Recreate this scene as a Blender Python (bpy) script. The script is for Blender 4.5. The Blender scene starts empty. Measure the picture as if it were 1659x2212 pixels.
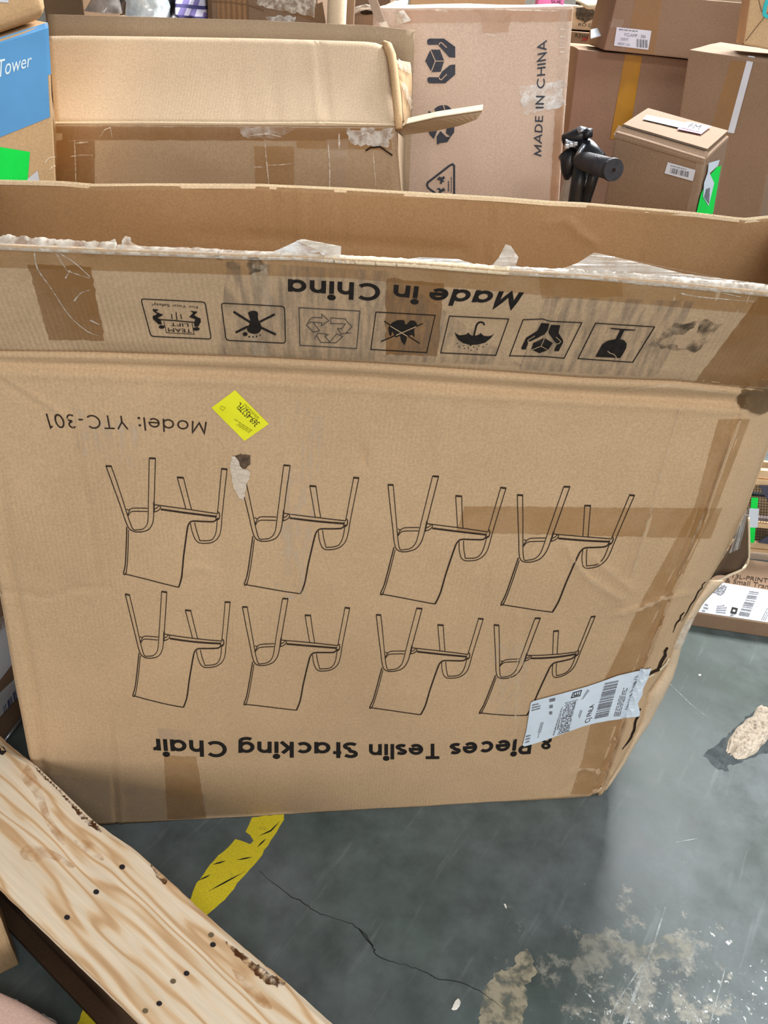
import bpy, bmesh, math, random
import numpy as np
from mathutils import Vector, Matrix, geometry, noise
from mathutils.bvhtree import BVHTree

# ------------------------------------------------------------------ camera
sc = bpy.context.scene
COL = sc.collection
FOC, TH, RO, CH = 1661.0, math.radians(34.4), math.radians(5.4), 1.6
fw = Vector((0, math.cos(TH), -math.sin(TH)))
up0 = Vector((0, math.sin(TH), math.cos(TH)))
rt0 = Vector((1, 0, 0))
RT = rt0 * math.cos(RO) + up0 * math.sin(RO)
UP = up0 * math.cos(RO) - rt0 * math.sin(RO)
CAM = Vector((0, 0, CH))
cd = bpy.data.cameras.new('camera')
cd.sensor_fit = 'VERTICAL'; cd.sensor_height = 24.0; cd.lens = 24.0 * FOC / 2212.0
cd.clip_start = 0.02; cd.clip_end = 100
cam = bpy.data.objects.new('camera', cd); COL.objects.link(cam)
M3 = Matrix((RT, UP, -fw)).transposed()
cam.matrix_world = Matrix.Translation(CAM) @ M3.to_4x4()
sc.camera = cam

# ------------------------------------------------------------------ world, lamps, exposure
sc.view_settings.view_transform = 'Standard'
sc.view_settings.look = 'None'
sc.view_settings.exposure = -0.2
sc.view_settings.gamma = 1.0
w = bpy.data.worlds.new('warehouse_air'); sc.world = w; w.use_nodes = True
nt = w.node_tree
bg = nt.nodes['Background']
tc = nt.nodes.new('ShaderNodeTexCoord'); sx = nt.nodes.new('ShaderNodeSeparateXYZ')
cr = nt.nodes.new('ShaderNodeValToRGB')
nt.links.new(tc.outputs['Generated'], sx.inputs[0]); nt.links.new(sx.outputs['Z'], cr.inputs[0])
cr.color_ramp.elements[0].position = 0.0; cr.color_ramp.elements[0].color = (.26, .26, .27, 1)
cr.color_ramp.elements[1].position = 0.75; cr.color_ramp.elements[1].color = (.80, .83, .88, 1)
nt.links.new(cr.outputs[0], bg.inputs[0]); bg.inputs[1].default_value = 0.34

def area(name, loc, target, sx_, sy_, power, col):
    l = bpy.data.lights.new(name, 'AREA'); l.shape = 'RECTANGLE'; l.size = sx_; l.size_y = sy_
    l.energy = power; l.color = col
    o = bpy.data.objects.new(name, l); COL.objects.link(o)
    o.location = loc
    o.rotation_euler = (Vector(target) - Vector(loc)).to_track_quat('-Z', 'Y').to_euler()
    return o
area('ceiling_light_row', (1.6, 5.0, 4.7), (0.5, 1.3, 0.3), 1.6, 1.6, 900, (1.0, .99, .97))
area('front_fill_light', (0.0, -4.3, 1.9), (0.1, 1.0, 0.9), 3.0, 2.4, 175, (1.0, .97, .93))  # added low fill from the camera side; no such opening is seen
area('ceiling_light_row', (0.9, -1.3, 3.7), (0.3, 1.0, 0.9), 1.6, 0.5, 62, (1.0, .98, .95))
area('ceiling_light_row', (3.6, 1.2, 4.4), (1.0, 1.2, 0.0), 1.2, 2.4, 115, (.93, .97, 1.0))

# ------------------------------------------------------------------ pixels of the photo to points in the room
def ray(x, y): return fw * FOC + RT * (x - 829.5) + UP * (1106.0 - y)
def fl(x, y, z=0.0):
    d = ray(x, y); return CAM + d * ((z - CH) / d.z)
def aty(x, y, Y):
    d = ray(x, y); return CAM + d * (Y / d.y)
def onpl(x, y, p0, n):
    d = ray(x, y); return CAM + d * ((p0 - CAM).dot(n) / d.dot(n))
def proj(p):
    v = p - CAM; q = v.dot(fw)
    return 829.5 + FOC * v.dot(RT) / q, 1106.0 - FOC * v.dot(UP) / q
def interp(pts, t):
    if t <= pts[0][0]:
        a, b = pts[0], pts[1]
    elif t >= pts[-1][0]:
        a, b = pts[-2], pts[-1]
    else:
        for a, b in zip(pts, pts[1:]):
            if a[0] <= t <= b[0]: break
    return a[1] + (b[1] - a[1]) * (t - a[0]) / (b[0] - a[0])
def polydist(px, py, pts):
    best = 1e9
    for (x0, y0), (x1, y1) in zip(pts, pts[1:]):
        dx, dy = x1 - x0, y1 - y0
        t = max(0, min(1, ((px - x0) * dx + (py - y0) * dy) / (dx * dx + dy * dy + 1e-9)))
        d = math.hypot(px - x0 - t * dx, py - y0 - t * dy)
        if d < best: best = d
    return best

# ------------------------------------------------------------------ materials
def lin(c):
    c = c / 255.0
    return c / 12.92 if c <= .04045 else ((c + .055) / 1.055) ** 2.4
def rgb(r, g, b): return (lin(r), lin(g), lin(b), 1)
MATS = {}
def new_mat(name):
    m = bpy.data.materials.new(name); m.use_nodes = True
    MATS[name] = m
    return m, m.node_tree, m.node_tree.nodes['Principled BSDF']
def N(nt, t, **k):
    n = nt.nodes.new(t)
    for a, v in k.items(): setattr(n, a, v)
    return n
def noise_node(nt, scale, detail=3, rough=.55, vec=None, dist=0):
    n = N(nt, 'ShaderNodeTexNoise'); n.inputs['Scale'].default_value = scale
    n.inputs['Detail'].default_value = detail; n.inputs['Roughness'].default_value = rough
    n.inputs['Distortion'].default_value = dist
    if vec is not None: nt.links.new(vec, n.inputs['Vector'])
    return n
def ramp(nt, src, p0, c0, p1, c1):
    r = N(nt, 'ShaderNodeValToRGB')
    r.color_ramp.elements[0].position = p0; r.color_ramp.elements[0].color = c0
    r.color_ramp.elements[1].position = p1; r.color_ramp.elements[1].color = c1
    nt.links.new(src, r.inputs[0]); return r
def mixc(nt, fac, a, b, mode='MIX'):
    n = N(nt, 'ShaderNodeMix', data_type='RGBA', blend_type=mode)
    for sock, v in ((n.inputs[0], fac), (n.inputs[6], a), (n.inputs[7], b)):
        if hasattr(v, 'is_linked') or hasattr(v, 'node'): nt.links.new(v, sock)
        else: sock.default_value = v
    return n.outputs[2]

def cardboard(name, base, var=.10, flute=None, flute_amt=.05, rough=.82, fl_scale=130.0, stain=None, bump=.12):
    """kraft board: blotches, fibres and the faint lines of the flutes beneath the liner"""
    m, nt, b = new_mat(name)
    co = N(nt, 'ShaderNodeTexCoord').outputs['Object']
    big = noise_node(nt, 2.6, 4, .55, co)
    fine = noise_node(nt, 260, 2, .6, co)
    c0 = tuple(max(0, x * (1 - var)) for x in base[:3]) + (1,)
    c1 = tuple(min(1, x * (1 + var)) for x in base[:3]) + (1,)
    col = ramp(nt, big.outputs['Fac'], .33, c0, .67, c1).outputs[0]
    g = ramp(nt, fine.outputs['Fac'], .3, (.88, .88, .88, 1), .7, (1.1, 1.1, 1.1, 1)).outputs[0]
    col = mixc(nt, 1.0, col, g, 'MULTIPLY')
    h = fine.outputs['Fac']
    if flute is not None:
        wv = N(nt, 'ShaderNodeTexWave', wave_type='BANDS', bands_direction=flute)
        wv.inputs['Scale'].default_value = fl_scale / 6.283 * 2; wv.inputs['Distortion'].default_value = .6
        wv.inputs['Detail'].default_value = 1
        nt.links.new(co, wv.inputs['Vector'])
        msk = noise_node(nt, 3.5, 2, .5, co)
        mm = ramp(nt, msk.outputs['Fac'], .42, (0, 0, 0, 1), .66, (1, 1, 1, 1)).outputs[0]
        st = ramp(nt, wv.outputs['Fac'], 0, (1 - flute_amt,) * 3 + (1,), 1, (1 + flute_amt * .5,) * 3 + (1,)).outputs[0]
        col = mixc(nt, mm, col, mixc(nt, 1.0, col, st, 'MULTIPLY'))
        h = wv.outputs['Fac'] if False else h
    if stain is not None:
        sn = noise_node(nt, stain[1], 5, .65, co)
        sm = ramp(nt, sn.outputs['Fac'], .58, (0, 0, 0, 1), .72, (.6, .6, .6, 1)).outputs[0]
        col = mixc(nt, sm, col, stain[0])
    nt.links.new(col, b.inputs['Base Color'])
    b.inputs['Roughness'].default_value = rough
    b.inputs['Specular IOR Level'].default_value = .25
    bp = N(nt, 'ShaderNodeBump'); bp.inputs['Strength'].default_value = bump; bp.inputs['Distance'].default_value = .002
    mid = noise_node(nt, 22, 3, .5, co)
    ad = N(nt, 'ShaderNodeMath', operation='ADD'); nt.links.new(h, ad.inputs[0]); nt.links.new(mid.outputs['Fac'], ad.inputs[1])
    nt.links.new(ad.outputs[0], bp.inputs['Height']); nt.links.new(bp.outputs[0], b.inputs['Normal'])
    return m
def plain(name, col, rough=.6, spec=.4, metal=0, var=.08, scale=40, alpha=1.0, coat=0):
    m, nt, b = new_mat(name)
    co = N(nt, 'ShaderNodeTexCoord').outputs['Object']
    n = noise_node(nt, scale, 3, .55, co)
    c0 = tuple(x * (1 - var) for x in col[:3]) + (1,); c1 = tuple(min(1, x * (1 + var)) for x in col[:3]) + (1,)
    nt.links.new(ramp(nt, n.outputs['Fac'], .35, c0, .65, c1).outputs[0], b.inputs['Base Color'])
    b.inputs['Roughness'].default_value = rough; b.inputs['Metallic'].default_value = metal
    b.inputs['Specular IOR Level'].default_value = spec
    b.inputs['Alpha'].default_value = alpha
    b.inputs['Coat Weight'].default_value = coat
    return m
def film(name, col, a0, a1, rough=.18, scale=30, stretch=(1, 1, 1), p0=.4, p1=.62, spec=.6):
    """thin plastic or tape: see-through with cloudier patches"""
    m, nt, b = new_mat(name)
    co = N(nt, 'ShaderNodeTexCoord').outputs['Object']
    mp = N(nt, 'ShaderNodeMapping'); mp.inputs['Scale'].default_value = stretch
    nt.links.new(co, mp.inputs[0])
    n = noise_node(nt, scale, 4, .6, mp.outputs[0])
    al = ramp(nt, n.outputs['Fac'], p0, (a0, a0, a0, 1), p1, (a1, a1, a1, 1)).outputs[0]
    nt.links.new(al, b.inputs['Alpha'])
    b.inputs['Base Color'].default_value = col; b.inputs['Roughness'].default_value = rough
    b.inputs['Specular IOR Level'].default_value = spec
    bp = N(nt, 'ShaderNodeBump'); bp.inputs['Strength'].default_value = .35; bp.inputs['Distance'].default_value = .003
    nt.links.new(n.outputs['Fac'], bp.inputs['Height']); nt.links.new(bp.outputs[0], b.inputs['Normal'])
    return m

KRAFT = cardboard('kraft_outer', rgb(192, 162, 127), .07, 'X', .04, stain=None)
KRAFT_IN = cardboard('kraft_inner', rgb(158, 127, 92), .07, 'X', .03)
KRAFT_FLAP = cardboard('kraft_flap', rgb(184, 157, 126), .08, 'X', .10)
KRAFT_PALE = cardboard('kraft_pale', rgb(208, 185, 156), .05, 'X', .05)
KRAFT_GREY = cardboard('kraft_grey', rgb(170, 147, 120), .06, 'X', .03)
KRAFT_PINK = cardboard('kraft_pinkish', rgb(214, 190, 172), .05, None)
KRAFT_BROWN = cardboard('kraft_brown', rgb(140, 115, 93), .09, 'X', .03)
KRAFT_TAN = cardboard('kraft_tan', rgb(200, 168, 128), .08, None)
KRAFT_SHADED = cardboard('kraft_shaded_opening', rgb(92, 70, 50), .12, None)  # darkened kraft: shade inside the torn opening put into the colour
KRAFT_DARK = cardboard('kraft_dark', rgb(122, 96, 72), .1, None)
PAPER_EDGE = cardboard('torn_board_edge', rgb(222, 203, 172), .12, None, bump=.4)
FLUTE = cardboard('flute_paper', rgb(205, 178, 138), .1, None)
TORN = cardboard('torn_paper', rgb(205, 190, 172), .14, None, bump=.9)
INK = plain('black_ink', rgb(34, 30, 28), .7, .2, var=.25, scale=120)
INK_THIN = plain('thin_brown_ink', rgb(52, 40, 31), .75, .2, var=.3, scale=160)
INK_BLUE = plain('slate_ink', rgb(66, 70, 80), .7, .2, var=.12, scale=90)
INK_GREY = plain('grey_print', rgb(120, 122, 128), .7, .2, var=.3, scale=150)
INK_PALE = plain('kraft_line', rgb(170, 146, 116), .8, .2)
PINKLINE = plain('pinkish_line', rgb(205, 178, 156), .8, .2)
TAPE = film('brown_tape', rgb(176, 134, 84), .34, .50, .42, 14, spec=.18)
TAPE_DARK = film('dark_brown_tape', rgb(150, 108, 62), .46, .66, .38, 9, spec=.22)
TAPE_CLEAR = film('clear_tape', rgb(200, 180, 160), .12, .30, .16, 25, spec=.6)
TAPE_ORANGE = film('orange_tape', rgb(196, 150, 112), .45, .65, .25, 18, spec=.5)
CREASE_WEAR = film('crease_wear', rgb(222, 200, 168), .05, .55, .8, 60, spec=.1, p0=.35, p1=.65)
TAPE_SHADED = film('shaded_tape', rgb(112, 88, 60), .66, .85, .5, 30, spec=.2)
TAPE_YELLOW = plain('yellow_tape', rgb(162, 118, 22), .4, .4, var=.12, scale=12)
FILM_W = film('white_film', rgb(232, 232, 230), .22, .72, .16, 45, spec=.8)
FILM_EDGE = film('torn_tape_edge', rgb(218, 208, 194), .18, .85, .35, 60, spec=.5)
GLINT = film('crease_and_glint', rgb(232, 224, 212), .15, .75, .25, 120, spec=.8)  # pale strokes: tape creases, and highlights painted on glossy film
FILM_CLEAR = film('stretch_film', rgb(225, 222, 218), .06, .5, .10, 22, (1, 6, 1), .46, .70, spec=.9)
SMEAR = film('grey_smear', rgb(104, 102, 100), .0, .34, .85, 16, (7, 1, 1.2), .40, .72, spec=.1)
SMEAR_DK = film('dark_scuff', rgb(74, 66, 56), .0, .75, .85, 34, (1, 1, 1), .42, .66, spec=.1)
DUST = film('pale_scuff', rgb(214, 196, 172), .0, .55, .85, 26, (4, 1, 1), .46, .70, spec=.1)
YELLOW = plain('yellow_label', rgb(228, 226, 32), .55, .3, var=.04)
LABEL = plain('white_label', rgb(216, 228, 240), .5, .4, var=.04, scale=20)
LABEL_B = plain('white_label_far', rgb(208, 212, 222), .5, .4, var=.04, scale=20)
GREEN = plain('fluorescent_green', rgb(16, 232, 84), .5, .3, var=.03)
BLUE = plain('blue_print', rgb(92, 158, 214), .45, .4, var=.05, scale=9)
WHITE_INK = plain('white_ink', rgb(226, 246, 252), .6, .3, var=.03)
PINK = plain('pink_print', rgb(240, 130, 190), .6, .3)
TURQ = plain('turquoise_print', rgb(40, 188, 196), .5, .3)
BLACK = plain('black_plastic', rgb(30, 32, 38), .38, .5, var=.3, scale=60)
RUBBER = plain('dark_rubber', rgb(52, 52, 58), .6, .4, var=.2, scale=50)
STEEL = plain('grey_metal', rgb(160, 165, 172), .3, .5, metal=.8)
DARK = plain('deep_dark', rgb(46, 34, 24), .9, .1, var=.3)
RED = plain('red_print', rgb(142, 52, 44), .6, .3, var=.2, scale=60)
PURPLE = plain('purple_cloth', rgb(104, 92, 140), .8, .2)
PLAIDW = plain('white_cloth', rgb(226, 226, 236), .8, .2)
NAVY = plain('navy_cloth', rgb(36, 34, 66), .8, .2)
WIRE = plain('wire_mesh', rgb(60, 54, 46), .5, .4)
WOODPALE = cardboard('pale_crate_wood', rgb(226, 192, 150), .08, 'Z', .05, fl_scale=60)

def wood_mat(name, ang, loc):
    m, nt, b = new_mat(name)
    co = N(nt, 'ShaderNodeTexCoord').outputs['Object']
    mp = N(nt, 'ShaderNodeMapping'); mp.inputs['Rotation'].default_value = (0, 0, -ang)
    nt.links.new(co, mp.inputs[0])
    mp2 = N(nt, 'ShaderNodeMapping'); mp2.inputs['Scale'].default_value = (1.25, 9.0, 9.0)
    nt.links.new(mp.outputs[0], mp2.inputs[0])
    warp = noise_node(nt, 2.0, 2, .5, mp2.outputs[0])
    av = N(nt, 'ShaderNodeVectorMath', operation='MULTIPLY_ADD')
    av.inputs[1].default_value = (0.0, 1.5, 0); 
    nt.links.new(warp.outputs['Color'], av.inputs[0]); nt.links.new(mp2.outputs[0], av.inputs[2])
    wv = N(nt, 'ShaderNodeTexWave', wave_type='BANDS', bands_direction='Y'); wv.inputs['Scale'].default_value = 1.15
    wv.inputs['Distortion'].default_value = 2.2; wv.inputs['Detail'].default_value = 2; wv.inputs['Detail Scale'].default_value = .6
    nt.links.new(av.outputs[0], wv.inputs['Vector'])
    c = N(nt, 'ShaderNodeValToRGB')
    e = c.color_ramp.elements
    e[0].position = 0; e[0].color = rgb(234, 218, 194)
    e[1].position = 1; e[1].color = rgb(206, 170, 130)
    k = e.new(.55); k.color = rgb(232, 211, 182)
    k = e.new(.80); k.color = rgb(222, 192, 154)
    nt.links.new(wv.outputs['Fac'], c.inputs[0])
    fine_m = N(nt, 'ShaderNodeMapping'); fine_m.inputs['Scale'].default_value = (6, 160, 160)
    nt.links.new(mp.outputs[0], fine_m.inputs[0])
    fn = noise_node(nt, 1.0, 3, .6, fine_m.outputs[0])
    g = ramp(nt, fn.outputs['Fac'], .3, (.9, .88, .84, 1), .7, (1.06, 1.06, 1.06, 1)).outputs[0]
    col = mixc(nt, 1.0, c.outputs[0], g, 'MULTIPLY')
    nt.links.new(col, b.inputs['Base Color']); b.inputs['Roughness'].default_value = .75
    b.inputs['Specular IOR Level'].default_value = .2
    bp = N(nt, 'ShaderNodeBump'); bp.inputs['Strength'].default_value = .25; bp.inputs['Distance'].default_value = .002
    nt.links.new(fn.outputs['Fac'], bp.inputs['Height']); nt.links.new(bp.outputs[0], b.inputs['Normal'])
    return m

# ------------------------------------------------------------------ object helpers
ORIG = {}
def mk(name, verts, faces, mat, parent=None, origin=None, smooth=False):
    if parent is not None: origin = ORIG[parent.name]
    elif origin is None:
        xs = [v[0] for v in verts]; ys = [v[1] for v in verts]; zs = [v[2] for v in verts]
        origin = Vector(((min(xs) + max(xs)) / 2, (min(ys) + max(ys)) / 2, min(zs)))
    me = bpy.data.meshes.new(name)
    me.from_pydata([(v[0] - origin[0], v[1] - origin[1], v[2] - origin[2]) for v in verts], [], faces)
    me.update()
    if smooth: me.polygons.foreach_set('use_smooth', [True] * len(me.polygons))
    if isinstance(mat, (list, tuple)):
        for q in mat: me.materials.append(q)
    else: me.materials.append(mat)
    o = bpy.data.objects.new(name, me); COL.objects.link(o)
    if parent is not None: o.parent = parent
    else: o.location = origin
    ORIG[o.name] = Vector(origin)
    return o
def tag(o, label=None, cat=None, group=None, kind=None):
    if label: o['label'] = label
    if cat: o['category'] = cat
    if group: o['group'] = group
    if kind: o['kind'] = kind
    return o
def root(name, loc, label, cat, group=None):
    o = bpy.data.objects.new(name, None); COL.objects.link(o); o.location = loc; o.empty_display_size = .1
    ORIG[o.name] = Vector(loc)
    return tag(o, label, cat, group)

class Surf:
    """a built surface that ink, tape and labels are laid on"""
    def __init__(s, verts=None, faces=None, plane=None):
        s.plane = plane
        if plane is None: s.bvh = BVHTree.FromPolygons([Vector(v) for v in verts], [tuple(f) for f in faces])
    def hit(s, x, y, off=0.0):
        d = ray(x, y).normalized()
        if s.plane is not None:
            p0, n = s.plane
            p = onpl(x, y, p0, n)
        else:
            p, n, i, t = s.bvh.ray_cast(CAM, d, 50)
            if p is None: return None
        if n.dot(d) > 0: n = -n
        return p + n * off
class Shape:
    def __init__(s): s.v = []; s.f = []
    def add(s, pts, faces):
        ok = [p is not None for p in pts]
        idx = {}
        for f in faces:
            if all(ok[i] for i in f):
                q = []
                for i in f:
                    if i not in idx: idx[i] = len(s.v); s.v.append(pts[i])
                    q.append(idx[i])
                s.f.append(q)
    def build(s, name, mat, parent=None, **k):
        if not s.f: return None
        return mk(name, s.v, s.f, mat, parent, **k)
def dense(pts, step=8.0, closed=False):
    out = []
    P = list(pts) + ([pts[0]] if closed else [])
    for a, b in zip(P, P[1:]):
        n = max(1, int(math.hypot(b[0] - a[0], b[1] - a[1]) / step))
        for i in range(n): out.append((a[0] + (b[0] - a[0]) * i / n, a[1] + (b[1] - a[1]) * i / n))
    if not closed: out.append(P[-1])
    return out
def smooth_line(pts, n=6):
    """Catmull-Rom through points"""
    if len(pts) < 3: return list(pts)
    P = [pts[0]] + list(pts) + [pts[-1]]
    out = []
    for i in range(1, len(P) - 2):
        p0, p1, p2, p3 = P[i - 1], P[i], P[i + 1], P[i + 2]
        for k in range(n):
            t = k / n
            out.append(tuple(.5 * (2 * p1[j] + (p2[j] - p0[j]) * t + (2 * p0[j] - 5 * p1[j] + 4 * p2[j] - p3[j]) * t * t
                       + (3 * p1[j] - p0[j] - 3 * p2[j] + p3[j]) * t ** 3) for j in (0, 1)))
    out.append(tuple(pts[-1]))
    return out
def ribbon2d(pts, wdt, closed=False):
    n = len(pts); L = []; R_ = []
    for i in range(n):
        if closed: a, b, c = pts[i - 1], pts[i], pts[(i + 1) % n]
        else: a, b, c = pts[max(0, i - 1)], pts[i], pts[min(n - 1, i + 1)]
        d1 = (b[0] - a[0], b[1] - a[1]); d2 = (c[0] - b[0], c[1] - b[1])
        l1 = math.hypot(*d1); l2 = math.hypot(*d2)
        if l1 < 1e-9: d1, l1 = d2, l2
        if l2 < 1e-9: d2, l2 = d1, l1
        n1 = (-d1[1] / l1, d1[0] / l1); n2 = (-d2[1] / l2, d2[0] / l2)
        m = (n1[0] + n2[0], n1[1] + n2[1]); ml = math.hypot(*m) or 1
        m = (m[0] / ml, m[1] / ml)
        k = max(.45, m[0] * n1[0] + m[1] * n1[1])
        h = (wdt(i / max(1, n - 1)) if callable(wdt) else wdt) / 2 / k
        L.append((b[0] + m[0] * h, b[1] + m[1] * h)); R_.append((b[0] - m[0] * h, b[1] - m[1] * h))
    V = L + R_
    Fs = [(i, i + 1, n + i + 1, n + i) for i in range(n - 1)]
    if closed: Fs.append((n - 1, 0, n, 2 * n - 1))
    return V, Fs
def stroke(sh, surf, pts, wdt, off=.0008, closed=False, step=10):
    V, Fs = ribbon2d(dense(pts, step, closed), wdt, closed)
    sh.add([surf.hit(x, y, off) for x, y in V], Fs)
def fill(sh, surf, poly, off=.0008, step=14):
    P = dense(poly, step, True)
    tris = geometry.tessellate_polygon([[Vector((x, y, 0)) for x, y in P]])
    sh.add([surf.hit(x, y, off) for x, y in P], [tuple(t) for t in tris])
def fillgrid(sh, surf, poly, off=.0008, step=8):
    """like fill, with points inside too so the sheet follows the bumps beneath it"""
    P = dense(poly, step, True); n = len(P)
    x0 = min(p[0] for p in P); x1 = max(p[0] for p in P); y0 = min(p[1] for p in P); y1 = max(p[1] for p in P)
    I = []
    y = y0 + step * .5
    while y < y1:
        x = x0 + step * .5
        while x < x1:
            I.append((x, y)); x += step
        y += step
    res = geometry.delaunay_2d_cdt([Vector(p) for p in P + I], [], [list(range(n))], 1, 1e-4)
    sh.add([surf.hit(v.x, v.y, off) for v in res[0]], [tuple(f) for f in res[2]])
def each_stroke(name, surf, lines, mat, parent, off, step=5):
    for P, w_ in lines:
        s = Shape(); n = max(2, len(P))
        stroke(s, surf, P, w_, off, step=step); s.build(name, mat, parent)
def quadpt(q, u, v):
    a, b, c, d = q
    return ((a[0] * (1 - u) + b[0] * u) * (1 - v) + (d[0] * (1 - u) + c[0] * u) * v,
            (a[1] * (1 - u) + b[1] * u) * (1 - v) + (d[1] * (1 - u) + c[1] * u) * v)
def patch(sh, surf, q, off=.0008, nx=12, ny=12, jag=0, seed=0):
    """a conforming sheet over the four-cornered area q"""
    rnd = random.Random(seed); pts = []
    for j in range(ny + 1):
        for i in range(nx + 1):
            x, y = quadpt(q, i / nx, j / ny)
            if jag and i in (0, nx): x += rnd.uniform(-jag, jag)
            if jag and j in (0, ny): y += rnd.uniform(-jag, jag)
            pts.append(surf.hit(x, y, off))
    W = nx + 1
    sh.add(pts, [(j * W + i, j * W + i + 1, (j + 1) * W + i + 1, (j + 1) * W + i) for j in range(ny) for i in range(nx)])
def decal(name, surf, q, mat, parent, off=.0008, nx=12, ny=12, jag=0, seed=0, label=None):
    s = Shape(); patch(s, surf, q, off, nx, ny, jag, seed)
    o = s.build(name, mat, parent)
    if o and label: o['label'] = label
    return o
def ell(cx, cy, rx, ry, n=18, a0=0, a1=360, rot=0):
    out = []
    c, s_ = math.cos(math.radians(rot)), math.sin(math.radians(rot))
    full = abs(a1 - a0) >= 360
    for i in range(n if full else n + 1):
        a = math.radians(a0 + (a1 - a0) * i / n)
        x, y = rx * math.cos(a), ry * math.sin(a)
        out.append((cx + x * c - y * s_, cy + x * s_ + y * c))
    return out

# ------------------------------------------------------------------ solid builders
def box_from(fr, dvec, bevel=.004):
    """fr: TL TR BR BL of the front face; extruded along dvec"""
    P = [Vector(p) for p in fr]; Q = [p + dvec for p in P]
    bm = bmesh.new()
    vs = [bm.verts.new(p) for p in P + Q]
    for f in ((0, 3, 2, 1), (4, 5, 6, 7), (0, 1, 5, 4), (1, 2, 6, 5), (2, 3, 7, 6), (3, 0, 4, 7)):
        bm.faces.new([vs[i] for i in f])
    bmesh.ops.recalc_face_normals(bm, faces=bm.faces)
    if bevel: bmesh.ops.bevel(bm, geom=list(bm.edges), offset=bevel, segments=2, affect='EDGES', profile=.6)
    bm.verts.ensure_lookup_table()
    V = [v.co.copy() for v in bm.verts]; idx = {v: i for i, v in enumerate(bm.verts)}
    Fs = [[idx[v] for v in f.verts] for f in bm.faces]
    bm.free(); return V, Fs
def rough_up(V, amp, sc_=6.0, seed=0):
    return [Vector(v) + noise.noise_vector(Vector(v) * sc_ + Vector((seed * 7.3, seed * 3.1, seed))) * amp for v in V]
def subdiv(V, Fs, cuts):
    bm = bmesh.new(); vs = [bm.verts.new(v) for v in V]
    for f in Fs: bm.faces.new([vs[i] for i in f])
    bmesh.ops.subdivide_edges(bm, edges=bm.edges[:], cuts=cuts, use_grid_fill=True)
    bm.verts.index_update()
    V2 = [v.co.copy() for v in bm.verts]; F2 = [[v.index for v in f.verts] for f in bm.faces]
    bm.free(); return V2, F2
def slab(grid, thick, closed_rim=True):
    """grid[j][i] of points: a sheet with real thickness along the vector thick (or per-point function)"""
    ny, nx = len(grid), len(grid[0]); V = []; Fs = []
    for row in grid: V += [Vector(p) for p in row]
    n = len(V)
    for p in V[:n]: V.append(p + (thick(p) if callable(thick) else thick))
    for j in range(ny - 1):
        for i in range(nx - 1):
            a, b, c, d = j * nx + i, j * nx + i + 1, (j + 1) * nx + i + 1, (j + 1) * nx + i
            Fs.append((a, d, c, b)); Fs.append((n + a, n + b, n + c, n + d))
    rim = [i for i in range(nx)] + [j * nx + nx - 1 for j in range(1, ny)] + [(ny - 1) * nx + i for i in range(nx - 2, -1, -1)] + [j * nx for j in range(ny - 2, 0, -1)]
    for a, b in zip(rim, rim[1:] + rim[:1]): Fs.append((a, b, n + b, n + a))
    return V, Fs
def tube(path, rad, seg=12, caps=True):
    V = []; Fs = []; n = len(path)
    prev = None
    for i, p in enumerate(path):
        t = (Vector(path[min(n - 1, i + 1)]) - Vector(path[max(0, i - 1)])).normalized()
        a = prev if prev is not None else (Vector((0, 0, 1)) if abs(t.z) < .9 else Vector((1, 0, 0)))
        s = t.cross(a).normalized(); a = s.cross(t).normalized(); prev = a
        r = rad[i] if isinstance(rad, (list, tuple)) else rad
        for k in range(seg):
            an = 2 * math.pi * k / seg
            V.append(Vector(p) + (s * math.cos(an) + a * math.sin(an)) * r)
    for i in range(n - 1):
        for k in range(seg):
            Fs.append((i * seg + k, i * seg + (k + 1) % seg, (i + 1) * seg + (k + 1) % seg, (i + 1) * seg + k))
    if caps: Fs.append(tuple(range(seg))[::-1]); Fs.append(tuple((n - 1) * seg + k for k in range(seg)))
    return V, Fs
def join(*parts):
    V = []; Fs = []
    for v, f in parts:
        o = len(V); V += list(v); Fs += [[i + o for i in q] for q in f]
    return V, Fs

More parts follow.
